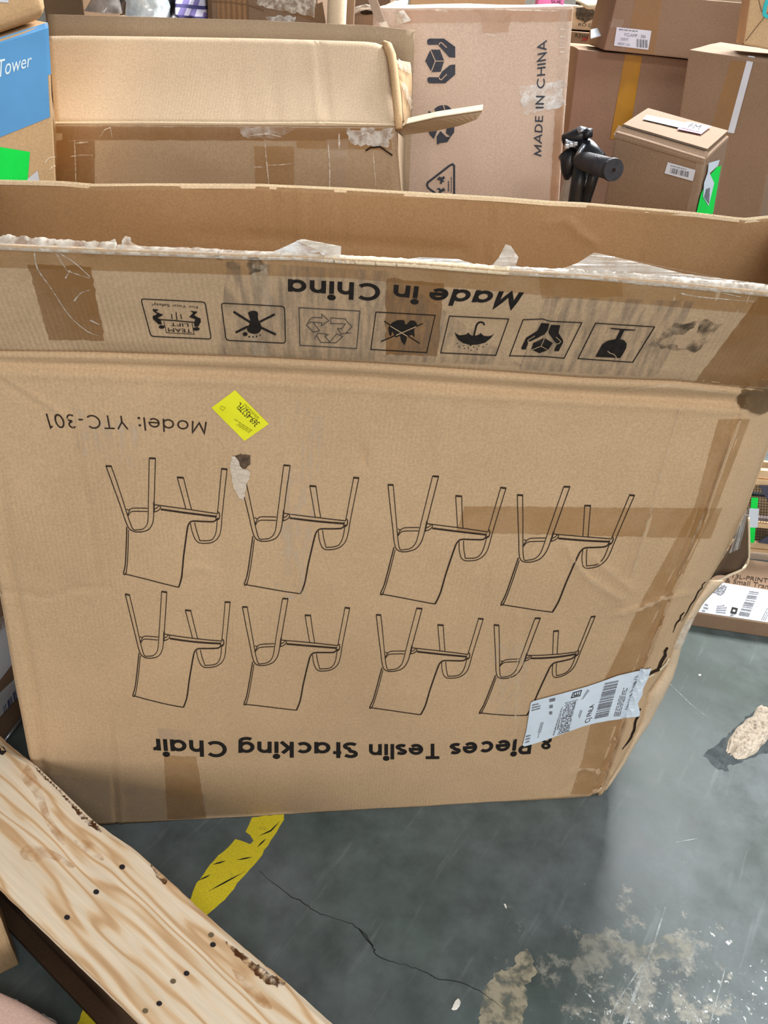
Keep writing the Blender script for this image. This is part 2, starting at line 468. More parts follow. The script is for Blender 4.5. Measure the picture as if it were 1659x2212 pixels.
# ------------------------------------------------------------------ lettering: a geometric sans drawn as strokes (cap height 1)
def glyph(ch, w):
    h = w / 2; X = .72; r = X / 2 - h
    A = lambda cx, cy, rx, ry, a0, a1, n=16: [(cx + rx * math.cos(math.radians(a0 + (a1 - a0) * i / n)), cy + ry * math.sin(math.radians(a0 + (a1 - a0) * i / n))) for i in range(n + 1)]
    bowl = A(X / 2, X / 2, r, r, 0, 360, 24)
    if ch == 'a': return [bowl, [(X - h, 0), (X - h, X)]], X
    if ch == 'd': return [bowl, [(X - h, 0), (X - h, 1)]], X
    if ch == 'o': return [bowl], X
    if ch == 'g': return [bowl, [(X - h, X), (X - h, -.02)] + A(X / 2, -.02, r, .27 - h, 0, -140, 10)], X
    if ch == 'e': return [[(h * 1.2, X * .48), (X - h * 1.0, X * .48)] + A(X / 2, X / 2, r, r, 0, 318, 20)], X
    if ch == 'c': return [A(X / 2, X / 2, r, r, 42, 318, 18)], X * .93
    if ch == 'n': return [[(h, 0), (h, X)], [(h, X * .45)] + A(.32, X - .32 + .0, .32 - h, .32 - h, 180, 0, 12) + [(.64 - h, 0)]], .64
    if ch == 'h': return [[(h, 0), (h, 1)], [(h, X * .45)] + A(.32, X - .32, .32 - h, .32 - h, 180, 0, 12) + [(.64 - h, 0)]], .64
    if ch == 'i': return [[(h, 0), (h, X)], A(h, .93, w * .3, w * .3, 0, 360, 10)], w
    if ch == 'l': return [[(h, 0), (h, 1)]], w
    if ch == 't': return [[(.13, 0), (.13, 1)], [(0, X - h * .6), (.36, X - h * .6)]], .36
    if ch == 'r': return [[(h, 0), (h, X)], [(h, X * .5)] + A(.34, X * .5, .34 - h, X * .5 - h, 180, 90, 8)], .36
    if ch == 'k': return [[(h, 0), (h, 1)], [(h, .26), (.5, X)], [(.22, .40), (.56, 0)]], .56
    if ch == 's': return [[(.46 - h * .3, X - .14)] + A(.24, X * .75 - h * .25, .2 - h * .2, X * .25 - h * .75, 30, 270, 10)[1:] + A(.24, X * .25 + h * .25, .22 - h * .2, X * .25 - h * .75, 90, -150, 10)[1:]], .48
    if ch == 'P': return [[(h, 0), (h, 1)], [(h, 1 - h), (.34, 1 - h)] + A(.34, .70, .30 - h, .30 - h, 90, -90, 10) + [(h, .40 + h)]], .64
    if ch == 'T': return [[(.34, 0), (.34, 1)], [(0, 1 - h), (.68, 1 - h)]], .68
    if ch == 'C': return [A(.5, .5, .5 - h, .5 - h, 45, 315, 22)], .90
    if ch == 'S': return [[(.60 - h * .4, .82)] + A(.32, .74, .27 - h * .4, .26 - h, 30, 270, 12)[1:] + A(.32, .25, .29 - h * .4, .25 - h, 90, -150, 12)[1:]], .62
    if ch == 'M': return [[(h, 0), (h * 1.5, 1 - h), (.47, .12), (.94 - h * 1.5, 1 - h), (.94 - h, 0)]], .94
    if ch == 'Y': return [[(.02, 1), (.35, .45), (.68, 1)], [(.35, .48), (.35, 0)]], .70
    if ch == '8': return [A(.3, .74, .24 - h * .6, .26 - h, 0, 360, 16), A(.3, .27, .30 - h, .27 - h, 0, 360, 18)], .60
    if ch == '0': return [A(.31, .5, .31 - h, .5 - h, 0, 360, 22)], .62
    if ch == '3': return [[(.06, .86)] + A(.27, .74, .23 - h * .5, .26 - h, 130, -90, 12) + A(.27, .26, .28 - h, .26 - h, 90, -140, 12)], .55
    if ch == '1': return [[(.06, .86), (.22, 1 - h * .3), (.22, 0)]], .30
    if ch == '-': return [[(.03, .36), (.33, .36)]], .36
    if ch == ':': return [A(.08, .08, w * .32, w * .32, 0, 360, 8), A(.08, .62, w * .32, w * .32, 0, 360, 8)], .16
    if ch == 'A': return [[(.02, 0), (.38, 1), (.74, 0)], [(.15, .3), (.61, .3)]], .76
    if ch == 'D': return [[(h, h), (h, 1 - h), (.30, 1 - h)] + A(.30, .5, .42 - h, .5 - h, 90, -90, 14) + [(h, h)]], .74
    if ch == 'E': return [[(.52, 1 - h), (h, 1 - h), (h, h), (.54, h)], [(h, .52), (.48, .52)]], .56
    if ch == 'I': return [[(h, 0), (h, 1)]], w
    if ch == 'N': return [[(h, 0), (h, 1), (.72 - h, 0), (.72 - h, 1)]], .74
    if ch == 'H': return [[(h, 0), (h, 1)], [(.74 - h, 0), (.74 - h, 1)], [(h, .5), (.74 - h, .5)]], .74
    return [], .4
def word(sh, surf, text, bs, cs, be, ce, w=.19, gap=.14, off=.001):
    """letters from base-start bs to base-end be; cs and ce are the same ends at cap height"""
    G = []; x = 0
    for ch in text:
        st, adv = glyph(ch, w); G.append((x, st)); x += adv + gap
    tot = x - gap
    for x0, st in G:
        for line in st:
            closed = len(line) > 6 and math.hypot(line[0][0] - line[-1][0], line[0][1] - line[-1][1]) < 1e-4
            L = line[:-1] if closed else line
            V, Fs = ribbon2d(dense(L, .25, closed), w * (1.2 if len(line) == 11 and closed else 1), closed)
            pts = []
            for gx, gy in V:
                s = (x0 + gx) / tot
                X = (bs[0] + (be[0] - bs[0]) * s) * (1 - gy) + (cs[0] + (ce[0] - cs[0]) * s) * gy
                Y = (bs[1] + (be[1] - bs[1]) * s) * (1 - gy) + (cs[1] + (ce[1] - cs[1]) * s) * gy
                pts.append(surf.hit(X, Y, off))
            sh.add(pts, Fs)
def fonttext(sh, surf, text, bs, cs, be, ce, off=.001, cap=.72):
    """plain sans lettering filled from the built-in face"""
    cu = bpy.data.curves.new('t', 'FONT'); cu.body = text; cu.resolution_u = 3
    ob = bpy.data.objects.new('t', cu); COL.objects.link(ob)
    dg = bpy.context.evaluated_depsgraph_get(); dg.update()
    me = ob.evaluated_get(dg).to_mesh()
    V = [(v.co.x, v.co.y) for v in me.vertices]; Fs = [tuple(p.vertices) for p in me.polygons]
    ob.evaluated_get(dg).to_mesh_clear()
    bpy.data.objects.remove(ob); bpy.data.curves.remove(cu)
    x0 = min(v[0] for v in V); x1 = max(v[0] for v in V)
    pts = []
    for gx, gy in V:
        s = (gx - x0) / (x1 - x0); t = gy / cap
        X = (bs[0] + (be[0] - bs[0]) * s) * (1 - t) + (cs[0] + (ce[0] - cs[0]) * s) * t
        Y = (bs[1] + (be[1] - bs[1]) * s) * (1 - t) + (cs[1] + (ce[1] - cs[1]) * s) * t
        pts.append(surf.hit(X, Y, off))
    sh.add(pts, Fs)
def zf(ox, oy, k): return lambda pts: [(ox + x * k, oy + y * k) for x, y in pts]
def bars(sh, surf, q, n, off=.0012, seed=1, fillr=(.35, .75)):
    """bar-code bars across q, stacked from its first edge to its last"""
    rnd = random.Random(seed); v = 0
    ws = [rnd.choice((1, 1, 2, 3)) for _ in range(n * 2)]; T = sum(ws); a = 0
    for i in range(0, n * 2, 2):
        v0 = a / T; v1 = (a + ws[i]) / T; a += ws[i] + ws[i + 1]
        qq = (quadpt(q, 0, v0), quadpt(q, 1, v0), quadpt(q, 1, v1), quadpt(q, 0, v1))
        patch(sh, surf, qq, off, 3, 1)
def textlines(sh, surf, q, rows, off=.0012, seed=2, fillh=.5, gapw=.3):
    """rows of tiny print, too small to read, as broken dashes"""
    rnd = random.Random(seed)
    for r in range(rows):
        v0 = (r + .2) / rows; v1 = v0 + fillh / rows; u = 0; end = rnd.uniform(.55, 1)
        while u < end:
            L = rnd.uniform(.05, .16)
            u1 = min(end, u + L)
            qq = (quadpt(q, u, v0), quadpt(q, u1, v0), quadpt(q, u1, v1), quadpt(q, u, v1))
            patch(sh, surf, qq, off, 1, 1); u = u1 + .025

# ================================================================== the setting
def floor_mat():
    m, nt, b = new_mat('painted_concrete')
    g = N(nt, 'ShaderNodeNewGeometry').outputs['Position']
    n1 = noise_node(nt, 2.2, 5, .6, g, .4); n2 = noise_node(nt, 11, 5, .65, g); n3 = noise_node(nt, 70, 3, .6, g)
    base = ramp(nt, n1.outputs['Fac'], .30, rgb(72, 82, 79), .70, rgb(104, 111, 114)).outputs[0]
    green = ramp(nt, noise_node(nt, 1.7, 3, .5, g).outputs['Fac'], .45, (0, 0, 0, 1), .75, (.55, .55, .55, 1)).outputs[0]
    base = mixc(nt, green, base, rgb(74, 92, 82))
    mot = ramp(nt, n2.outputs['Fac'], .32, (.70, .70, .70, 1), .68, (1.16, 1.16, 1.16, 1)).outputs[0]
    base = mixc(nt, 1.0, base, mot, 'MULTIPLY')
    # streaks left by dragged loads
    mp = N(nt, 'ShaderNodeMapping'); mp.inputs['Scale'].default_value = (2.2, 24, 1)
    mr_ = N(nt, 'ShaderNodeMapping'); mr_.inputs['Rotation'].default_value = (0, 0, -1.02)
    nt.links.new(g, mr_.inputs[0]); nt.links.new(mr_.outputs[0], mp.inputs[0])
    st = noise_node(nt, 1.6, 4, .6, mp.outputs[0])
    sm = ramp(nt, st.outputs['Fac'], .60, (0, 0, 0, 1), .74, (.26, .26, .26, 1)).outputs[0]
    base = mixc(nt, sm, base, rgb(140, 148, 150))
    # worn patch where the paint has gone (a fixed place on the floor)
    def near(p, r0, r1):
        d = N(nt, 'ShaderNodeVectorMath', operation='DISTANCE'); nt.links.new(g, d.inputs[0]); d.inputs[1].default_value = p
        mr = N(nt, 'ShaderNodeMapRange'); nt.links.new(d.outputs['Value'], mr.inputs[0])
        mr.inputs[1].default_value = r0; mr.inputs[2].default_value = r1; mr.inputs[3].default_value = 1; mr.inputs[4].default_value = 0
        return mr.outputs[0]
    a = near((.62, .72, 0), .10, .42); 
    f1 = noise_node(nt, 16, 6, .72, g); f2 = noise_node(nt, 55, 4, .7, g)
    ad = N(nt, 'ShaderNodeMath', operation='MULTIPLY_ADD'); nt.links.new(a, ad.inputs[0]); ad.inputs[1].default_value = .23
    nt.links.new(f1.outputs['Fac'], ad.inputs[2])
    wm = ramp(nt, ad.outputs[0], .71, (0, 0, 0, 1), .79, (.75, .75, .75, 1)).outputs[0]
    worn = ramp(nt, f2.outputs['Fac'], .35, rgb(112, 112, 106), .65, rgb(160, 158, 146)).outputs[0]
    base = mixc(nt, wm, base, worn)
    ad2 = N(nt, 'ShaderNodeMath', operation='MULTIPLY_ADD'); nt.links.new(a, ad2.inputs[0]); ad2.inputs[1].default_value = .16
    nt.links.new(f2.outputs['Fac'], ad2.inputs[2])
    fm = ramp(nt, ad2.outputs[0], .80, (0, 0, 0, 1), .85, (.8, .8, .8, 1)).outputs[0]
    base = mixc(nt, fm, base, rgb(190, 192, 188))
    sp = ramp(nt, n3.outputs['Fac'], .79, (0, 0, 0, 1), .83, (.8, .8, .8, 1)).outputs[0]
    base = mixc(nt, sp, base, rgb(190, 192, 188))
    nt.links.new(base, b.inputs['Base Color'])
    rr = ramp(nt, n2.outputs['Fac'], .3, (.38, .38, .38, 1), .7, (.58, .58, .58, 1)).outputs[0]
    nt.links.new(rr, b.inputs['Roughness']); b.inputs['Specular IOR Level'].default_value = .22
    bp = N(nt, 'ShaderNodeBump'); bp.inputs['Strength'].default_value = .15; bp.inputs['Distance'].default_value = .002
    nt.links.new(ad.outputs[0], bp.inputs['Height']); nt.links.new(bp.outputs[0], b.inputs['Normal'])
    return m
FLOOR = floor_mat()
V, Fs = subdiv([(-5, -3.5, 0), (6, -3.5, 0), (6, 7.2, 0), (-5, 7.2, 0)], [(0, 1, 2, 3)], 8)
tag(mk('floor', V, Fs, FLOOR, origin=Vector((0, 0, 0))), 'dark grey painted concrete floor', kind='structure')
V, Fs = box_from([(-5, 7.2, 4.5), (6, 7.2, 4.5), (6, 7.2, 0), (-5, 7.2, 0)], Vector((0, .15, 0)), 0)
tag(mk('wall_back', V, Fs, plain('warehouse_wall', rgb(150, 146, 138), .9, .1)), kind='structure')

FS = Surf(plane=(Vector((0, 0, 0)), Vector((0, 0, 1))))
SPOT = plain('bare_concrete', rgb(178, 170, 150), .9, .1, var=.3, scale=60)
SPOT2 = plain('pale_scratch', rgb(170, 172, 170), .8, .1, var=.2)
CRK = plain('crack_black', rgb(38, 38, 38), .9, .1)  # near-black for the crack and the scratches on the yellow line
YPAINT = cardboard('yellow_floor_paint', rgb(214, 196, 44), .10, None, stain=(rgb(120, 110, 50), 30), bump=.3)

s = Shape()
mainline = smooth_line([(560, 1882), (612, 1925), (655, 1950), (682, 1970), (735, 1988), (775, 2006), (806, 2046), (812, 2062), (850, 2078), (880, 2086), (925, 2104), (940, 2112), (1005, 2126), (1050, 2150), (1085, 2180)], 5)
rnd = random.Random(4)
mainline = [(x + rnd.uniform(-2, 2), y + rnd.uniform(-2, 2)) for x, y in mainline]
stroke(s, FS, mainline, lambda t: .6 + 1.6 * abs(math.sin(t * 9 + .6)) * (1 - .5 * t) * min(1, t * 4), .0006, step=9)
stroke(s, FS, [(775, 2006), (792, 2030), (806, 2044)], 2.2, .0006)
o = s.build('floor_crack', CRK, origin=Vector((0, 0, 0)))
tag(o, 'thin dark crack running across the concrete floor', 'crack', kind='structure')

s = Shape()
def jagpoly(pts, a, seed, step=9):
    r = random.Random(seed); return [(x + r.uniform(-a, a), y + r.uniform(-a, a)) for x, y in dense(pts, step, True)]
yl = jagpoly([(545, 1766), (612, 1758), (612, 1772), (604, 1786), (565, 1848), (522, 1898), (486, 1944), (445, 1976), (300, 2110), (215, 2230), (150, 2260), (180, 2180), (300, 2050), (411, 1940), (423, 1909), (470, 1850), (510, 1812), (540, 1824), (548, 1815), (540, 1805), (531, 1796)], 1.6, 3, 12)
tris = geometry.tessellate_polygon([[Vector((x, y, 0)) for x, y in yl]])
s.add([FS.hit(x, y, .0007) for x, y in yl], [tuple(t) for t in tris])
ln = s.build('yellow_floor_line', YPAINT, origin=fl(500, 1880))
tag(ln, 'worn yellow painted line on the floor running from under the big box', 'floor marking')
s = Shape()
for a in ([(450, 1926), (520, 1888), (530, 1882)], [(430, 1902), (455, 1890)], [(512, 1858), (545, 1852)], [(460, 1868), (488, 1860)], [(604, 1775), (585, 1795), (560, 1806)], [(556, 1830), (575, 1812)]):
    s = Shape(); stroke(s, FS, a, lambda t: 3.2 * math.sin(math.pi * min(.97, max(.05, t))), .0010, step=6); s.build('black_scratch', CRK, ln)

def floor_patch(poly, mat, a, seed, name='bare_patch'):
    s = Shape(); P = jagpoly(poly, a, seed, 7)
    tris = geometry.tessellate_polygon([[Vector((x, y, 0)) for x, y in P]])
    s.add([FS.hit(x, y, .0004) for x, y in P], [tuple(t) for t in tris])
    return s
BARE = film('worn_concrete_patch', rgb(168, 160, 138), .15, .85, .9, 38, spec=.1, p0=.40, p1=.56)
BAREG = film('grey_worn_patch', rgb(148, 148, 138), .1, .7, .9, 34, spec=.1, p0=.42, p1=.58)
WHITEF = film('white_flakes', rgb(196, 200, 198), .0, .9, .9, 70, spec=.1, p0=.60, p1=.66)
sh_all = []
for poly, mat, sd, lab in (
    ([(1048, 2130), (1075, 2100), (1110, 2090), (1118, 2062), (1140, 2052), (1150, 2075), (1158, 2100), (1135, 2130), (1140, 2170), (1128, 2200), (1135, 2240), (1030, 2240), (1040, 2180)], BARE, 1, 'tan bare patch in the floor paint nearest the pallet board'),
    ([(1238, 2080), (1255, 2020), (1300, 2018), (1345, 2035), (1400, 2040), (1440, 2020), (1500, 2040), (1490, 2070), (1440, 2070), (1380, 2080), (1340, 2060), (1310, 2095), (1260, 2105), (1235, 2110)], BAREG, 2, 'pale bare patch in the floor paint crossed by a long scratch'),
    ([(1505, 2015), (1540, 2000), (1600, 2035), (1590, 2065), (1550, 2050), (1520, 2040)], WHITEF, 3, 'small cluster of white flakes in the floor paint at the right'),
    ([(1230, 2150), (1300, 2130), (1420, 2120), (1560, 2110), (1680, 2060), (1680, 2230), (1230, 2230)], WHITEF, 4, 'wide scatter of white paint flakes along the lower edge of the floor'),
):
    o = floor_patch(poly, mat, 4, sd).build('bare_floor_patch', mat, origin=Vector((0, 0, 0)))
    tag(o, lab, 'floor wear', kind='structure')
s = Shape()
stroke(s, FS, [(1437, 1960), (1410, 2045), (1370, 2150), (1345, 2225)], lambda t: 3 + 6 * t, .0009)
stroke(s, FS, [(1390, 2080), (1330, 2170), (1310, 2225)], 3, .0009)
stroke(s, FS, [(1567, 2090), (1545, 2170), (1530, 2225)], 3, .0009)
stroke(s, FS, [(1445, 1476), (1490, 1520), (1530, 1552)], 1.6, .0009)
stroke(s, FS, [(1460, 1820), (1505, 1812)], 2, .0009)
o = s.build('floor_scratch', film('scratch_white', rgb(176, 182, 180), .1, .7, .8, 40, spec=.1), origin=Vector((0, 0, 0)))
tag(o, 'long pale scratches in the floor paint at the lower right', 'floor wear', kind='structure')

# small litter on the floor
def chip(px, py, L, Wd, ang, mat, label, h=.003):
    p = fl(px, py); c, s_ = math.cos(ang), math.sin(ang); rnd = random.Random(int(px))
    prof = []
    for k in range(9):
        a = 2 * math.pi * k / 9; rr = rnd.uniform(.75, 1.1)
        x, y = math.cos(a) * L * rr, math.sin(a) * Wd * rr
        prof.append((p.x + x * c - y * s_, p.y + x * s_ + y * c))
    V = [(x, y, .0005) for x, y in prof] + [(p.x + (x - p.x) * .8, p.y + (y - p.y) * .8, h * rnd.uniform(.7, 1.2)) for x, y in prof]
    Fs = [tuple(range(9))[::-1], tuple(range(9, 18))] + [(k, (k + 1) % 9, 9 + (k + 1) % 9, 9 + k) for k in range(9)]
    tag(mk('paper_scrap', V, Fs, mat), label, 'litter')
SCR = plain('scrap_white', rgb(224, 222, 212), .7, .2)
chip(1511, 1459, .007, .004, .3, SCR, 'tiny white scrap on the floor below the flat printed carton')
chip(1091, 1957, .006, .0025, 2.0, SCR, 'tiny white sliver on the floor in front of the big box')
chip(986, 2170, .014, .007, .9, SCR, 'larger white paint flake on the floor near the pallet board')

# crumpled lump in a worn hollow at the right
V = []; Fs = []
a0, a1 = fl(1580, 1632), fl(1672, 1540); ax = (a1 - a0); Lw = ax.length; ax.normalize(); sdv = Vector((-ax.y, ax.x, 0))
nx, ny = 34, 16
for j in range(ny + 1):
    for i in range(nx + 1):
        u = i / nx; v = j / ny * 2 - 1
        edge = (1 - abs(v) ** 3) * min(1, 7 * u, 7 * (1 - u) + .2)
        wd = .036 * (1 + .25 * noise.noise(Vector((u * 6, 3, v)))) * min(1, .45 + 2.5 * u)
        p = a0 + ax * (u * Lw + .01 * noise.noise(Vector((v * 4, u * 3, 9)))) + sdv * v * wd
        q = Vector((u * 14, v * 5, 2))
        hgt = max(0, edge) * (.010 + .012 * abs(noise.noise(q)) + .008 * abs(noise.noise(q * 2.7)))
        V.append(Vector((p.x, p.y, .001 + hgt)))
n0 = len(V); V += [Vector((p.x, p.y, 0.0002)) for p in V]
W = nx + 1
for j in range(ny):
    for i in range(nx):
        a, b, c, d = j * W + i, j * W + i + 1, (j + 1) * W + i + 1, (j + 1) * W + i
        Fs += [(a, b, c, d), (n0 + a, n0 + d, n0 + c, n0 + b)]
rim = [i for i in range(W)] + [j * W + nx for j in range(1, ny + 1)] + [ny * W + i for i in range(nx - 1, -1, -1)] + [j * W for j in range(ny - 1, 0, -1)]
for a, b in zip(rim, rim[1:] + rim[:1]): Fs.append((b, a, n0 + a, n0 + b))
CRUMP = cardboard('crumpled_paper', rgb(176, 164, 148), .16, None, bump=.8)
lump = tag(mk('crumpled_packing_tape', V, Fs, CRUMP), 'crumpled lump of pale dried tape stuck to the floor at the right', 'litter')
HOL = film('dirty_ring', rgb(66, 72, 76), .35, .7, .9, 30, spec=.1)
o = floor_patch([(1520, 1630), (1560, 1600), (1600, 1560), (1640, 1525), (1700, 1520), (1700, 1590), (1660, 1625), (1620, 1640), (1570, 1655), (1575, 1668), (1545, 1660)], HOL, 3, 8).build('bare_floor_patch', HOL, origin=Vector((0, 0, 0)))
tag(o, 'dark grimy ring on the floor around the crumpled tape', 'floor wear', kind='structure')

# ================================================================== the big open carton
Bl, Br = fl(105, 1790), fl(1275, 1722)
def Yface(x, z, px=None, py=None):
    s_ = (x + .68) / 1.25; t = max(-.1, min(1.1, z / 1.09))
    y = (1 - t) * (.974 + .215 * s_) + t * (1.045 + .115 * s_)
    y -= .010 * math.sin(math.pi * max(0, min(1, s_))) * math.sin(math.pi * max(0, min(1, t)))
    return y
CORNER = [(1600, 862), (1590, 905), (1560, 985), (1522, 1092), (1480, 1195), (1441, 1288), (1400, 1400), (1360, 1500), (1330, 1600), (1290, 1705)]
CR = [  # creases: polyline, depth (m, + into the box), width px
    ([(150, 870), (172, 980), (190, 1080), (215, 1250)], .004, 5),
    ([(155, 870), (177, 980), (195, 1080), (220, 1250)], -.002, 6),
    ([(243, 1560), (255, 1785)], .003, 4), ([(249, 1560), (261, 1785)], -.0015, 5),
    ([(18, 1210), (36, 1290), (60, 1420), (75, 1500), (92, 1640), (100, 1700)], .004, 6),
    ([(0, 1278), (38, 1283), (56, 1280), (68, 1286), (108, 1290), (160, 1272), (240, 1268)], .0025, 4),
    ([(0, 812), (60, 850), (115, 885), (150, 905)], -.0022, 5), ([(0, 820), (60, 858), (115, 893)], .0018, 5),
    ([(-120, 778), (0, 782), (250, 792), (500, 803), (800, 818), (1000, 833), (1250, 850), (1590, 868)], .005, 9),
    ([(-120, 800), (0, 808), (250, 816), (500, 826), (800, 842), (1000, 856), (1300, 872), (1590, 890)], -.0016, 7),
    ([(1225, 1180), (1240, 1212), (1270, 1250), (1310, 1275), (1340, 1293)], -.003, 5),
    ([(1280, 1205), (1330, 1245), (1365, 1275)], -.002, 5),
    ([(1335, 1328), (1390, 1312), (1440, 1290), (1500, 1282)], -.003, 4),
    ([(1470, 880), (1440, 980), (1412, 1080), (1389, 1165), (1362, 1250), (1340, 1310)], -.0028, 6),
    ([(1463, 880), (1433, 980), (1405, 1080), (1380, 1165), (1354, 1250)], .0015, 6),
    ([(1500, 1240), (1440, 1350), (1410, 1390)], -.002, 5),
    ([(1120, 1330), (1112, 1420), (1110, 1530), (1105, 1600)], -.0014, 9),
    ([(1345, 1560), (1318, 1640), (1300, 1700)], .004, 5), ([(1355, 1560), (1328, 1640), (1310, 1700)], -.003, 5),
    ([(1230, 1668), (1262, 1660), (1320, 1672)], -.002, 4), ([(1200, 1720), (1235, 1690), (1262, 1664)], .002, 4),
    ([(780, 965), (786, 980), (784, 1003)], .005, 4),
    ([(600, 850), (608, 905), (620, 1000), (640, 1200), (650, 1290)], -.0010, 8),
    ([(1085, 880), (1075, 1000), (1060, 1150), (1040, 1330)], .0010, 10),
    ([(955, 900), (950, 1050), (940, 1200)], -.0008, 12),
    ([(470, 900), (478, 1200), (490, 1500)], .0008, 14),
    ([(395, 1240), (412, 1228), (440, 1228), (455, 1238)], -.0018, 5),
    ([(0, 1000), (8, 1100), (22, 1210)], .002, 8),
]
CRB = []
for P, a, wd in CR:
    xs = [p[0] for p in P]; ys = [p[1] for p in P]
    CRB.append((P, a, wd, min(xs) - 3 * wd, max(xs) + 3 * wd, min(ys) - 3 * wd, max(ys) + 3 * wd))
def corner_x(y):
    return interp([(p[1], p[0]) for p in CORNER], y)
def fdisp(px, py):
    d = 0
    for P, a, wd, x0, x1, y0, y1 in CRB:
        if x0 < px < x1 and y0 < py < y1:
            q = polydist(px, py, P); d += 1.7 * a * math.exp(-(q / wd) ** 2)
    cx = corner_x(py); e = px - cx
    if e > -14: 
        d += .009 * math.exp(-(e / 6.0) ** 2) - .004 * math.exp(-((e - 14) / 7.0) ** 2)           # the score line along the corner
        if e > 6: d += .00010 * (e - 6) + .000010 * (e - 6) ** 2
    d += .0035 * noise.noise(Vector((px / 190, py / 190, 1))) + .0014 * noise.noise(Vector((px / 60, py / 75, 5)))
    if py < 850: d -= .009 * max(0, 1 - abs(py - (interp(FOLD, px) + 12)) / 14)
    return d
FOLD = [(-150, 751), (0, 757), (200, 759), (560, 771), (800, 783), (1100, 803), (1260, 815), (1460, 822), (1600, 836), (1720, 848)]
BOT = [(85, 1792), (105, 1790), (240, 1783), (400, 1778), (560, 1771), (690, 1760), (943, 1745), (1100, 1736), (1200, 1727), (1262, 1722), (1285, 1726), (1300, 1716), (1400, 1700)]
XL = [(740, -122), (1000, -60), (1275, 0), (1340, 12), (1420, 25), (1480, 35), (1540, 47), (1640, 66), (1700, 82), (1795, 106)]
XR = [(830, 1712), (845, 1704), (900, 1690), (955, 1662), (1010, 1642), (1065, 1622), (1135, 1598), (1180, 1575), (1225, 1550), (1262, 1528), (1300, 1503), (1345, 1478), (1395, 1455), (1440, 1440), (1470, 1420), (1500, 1398), (1560, 1385), (1600, 1365), (1650, 1340), (1695, 1312), (1718, 1300)]
def face_px(u, v):
    x = 800
    y = 1200
    for _ in range(6):
        yf, yb = interp(FOLD, x), interp(BOT, x)
        y = yf + (yb - yf) * v
        x = interp(XL, y) + (interp(XR, y) - interp(XL, y)) * u
    return x, y
def on_face(px, py):
    Y = 1.1; dd = fdisp(px, py)
    for _ in range(8):
        p = aty(px, py, Y); Y = Yface(p.x, p.z) + dd
    p = aty(px, py, Y)
    if p.z < .001: p.z = .001
    return p
NU, NV = 190, 130
G = [[on_face(*face_px(i / NU, j / NV)) for i in range(NU + 1)] for j in range(NV + 1)]
big = root('open_cardboard_box', Vector((-.05, 1.25, 0)), 'big open cardboard box printed with eight chair drawings, flaps raised, in front', 'box')
V, Fs = slab(G, Vector((0, .006, 0)))
front = mk('front_panel', V, Fs, KRAFT, big, smooth=True)
nG = len(G) * len(G[0])
W = NU + 1
faceF = [(j * W + i, j * W + i + 1, (j + 1) * W + i + 1, (j + 1) * W + i) for j in range(NV) for i in range(NU)]
FACE = Surf([p for r in G for p in r], faceF)

# raised front flap
YT = [(-220, 524), (0, 530), (60, 533), (250, 541), (400, 546), (540, 552), (640, 553), (740, 560), (900, 569), (1080, 584), (1260, 594), (1450, 610), (1659, 632), (1800, 646)]
fold_row = G[0]
def flap_px(u, v):
    x0 = -122 + (1712 + 122) * u
    yb = interp(FOLD, x0)
    xt = -205 + (1800 + 205) * u
    yt = interp(YT, xt)
    return xt + (x0 - xt) * v, yt + (yb - yt) * v
FCR = [([(160, 535), (200, 560), (230, 700)], .001, 12), ([(1500, 600), (1420, 720), (1380, 800)], .002, 6), ([(1560, 620), (1480, 740), (1430, 815)], -.0018, 8),
       ([(1345, 600), (1290, 720), (1255, 800)], .0012, 9), ([(1180, 590), (1172, 700), (1150, 790)], .0012, 9), ([(1632, 640), (1580, 720), (1498, 830)], .003, 6),
       ([(1659, 780), (1630, 830), (1610, 860)], .004, 7), ([(560, 555), (575, 650), (560, 760)], -.0012, 10), ([(1020, 590), (1010, 780)], .0008, 10)]
def on_flap(px, py):
    d = 0
    for P, a, wd in FCR:
        q = polydist(px, py, P); d += a * math.exp(-(q / wd) ** 2)
    d += .003 * noise.noise(Vector((px / 170, py / 90, 11))) + .001 * noise.noise(Vector((px / 50, py / 40, 15)))
    Y = 1.05
    for _ in range(10):
        p = aty(px, py, Y)
        s_ = (p.x + .68) / 1.25
        zf_ = 1.095
        Y = 1.045 + .115 * s_ - .33 * max(0, p.z - zf_) + d
    return aty(px, py, Y)
MU, MV = 180, 40
FG = [[on_flap(*flap_px(i / MU, j / MV)) for i in range(MU + 1)] for j in range(MV + 1)]
# weld the flap's foot to the top row of the face
for i in range(MU + 1):
    x, y = flap_px(i / MU, 1.0)
    FG[MV][i] = on_face(x, y + 1)
for j in range(MV - 4, MV):
    for i in range(MU + 1):
        t = (j - (MV - 4)) / 4 * .6
        FG[j][i] = FG[j][i].lerp(FG[j][i] + (FG[MV][i] - on_flap(*flap_px(i / MU, 1.0))), t)
V, Fs = slab(FG, Vector((0, .006, .001)))
ff = mk('front_flap', V, Fs, KRAFT_FLAP, big, smooth=True)
W2 = MU + 1
FLAP = Surf([p for r in FG for p in r], [(j * W2 + i, j * W2 + i + 1, (j + 1) * W2 + i + 1, (j + 1) * W2 + i) for j in range(MV) for i in range(MU)])

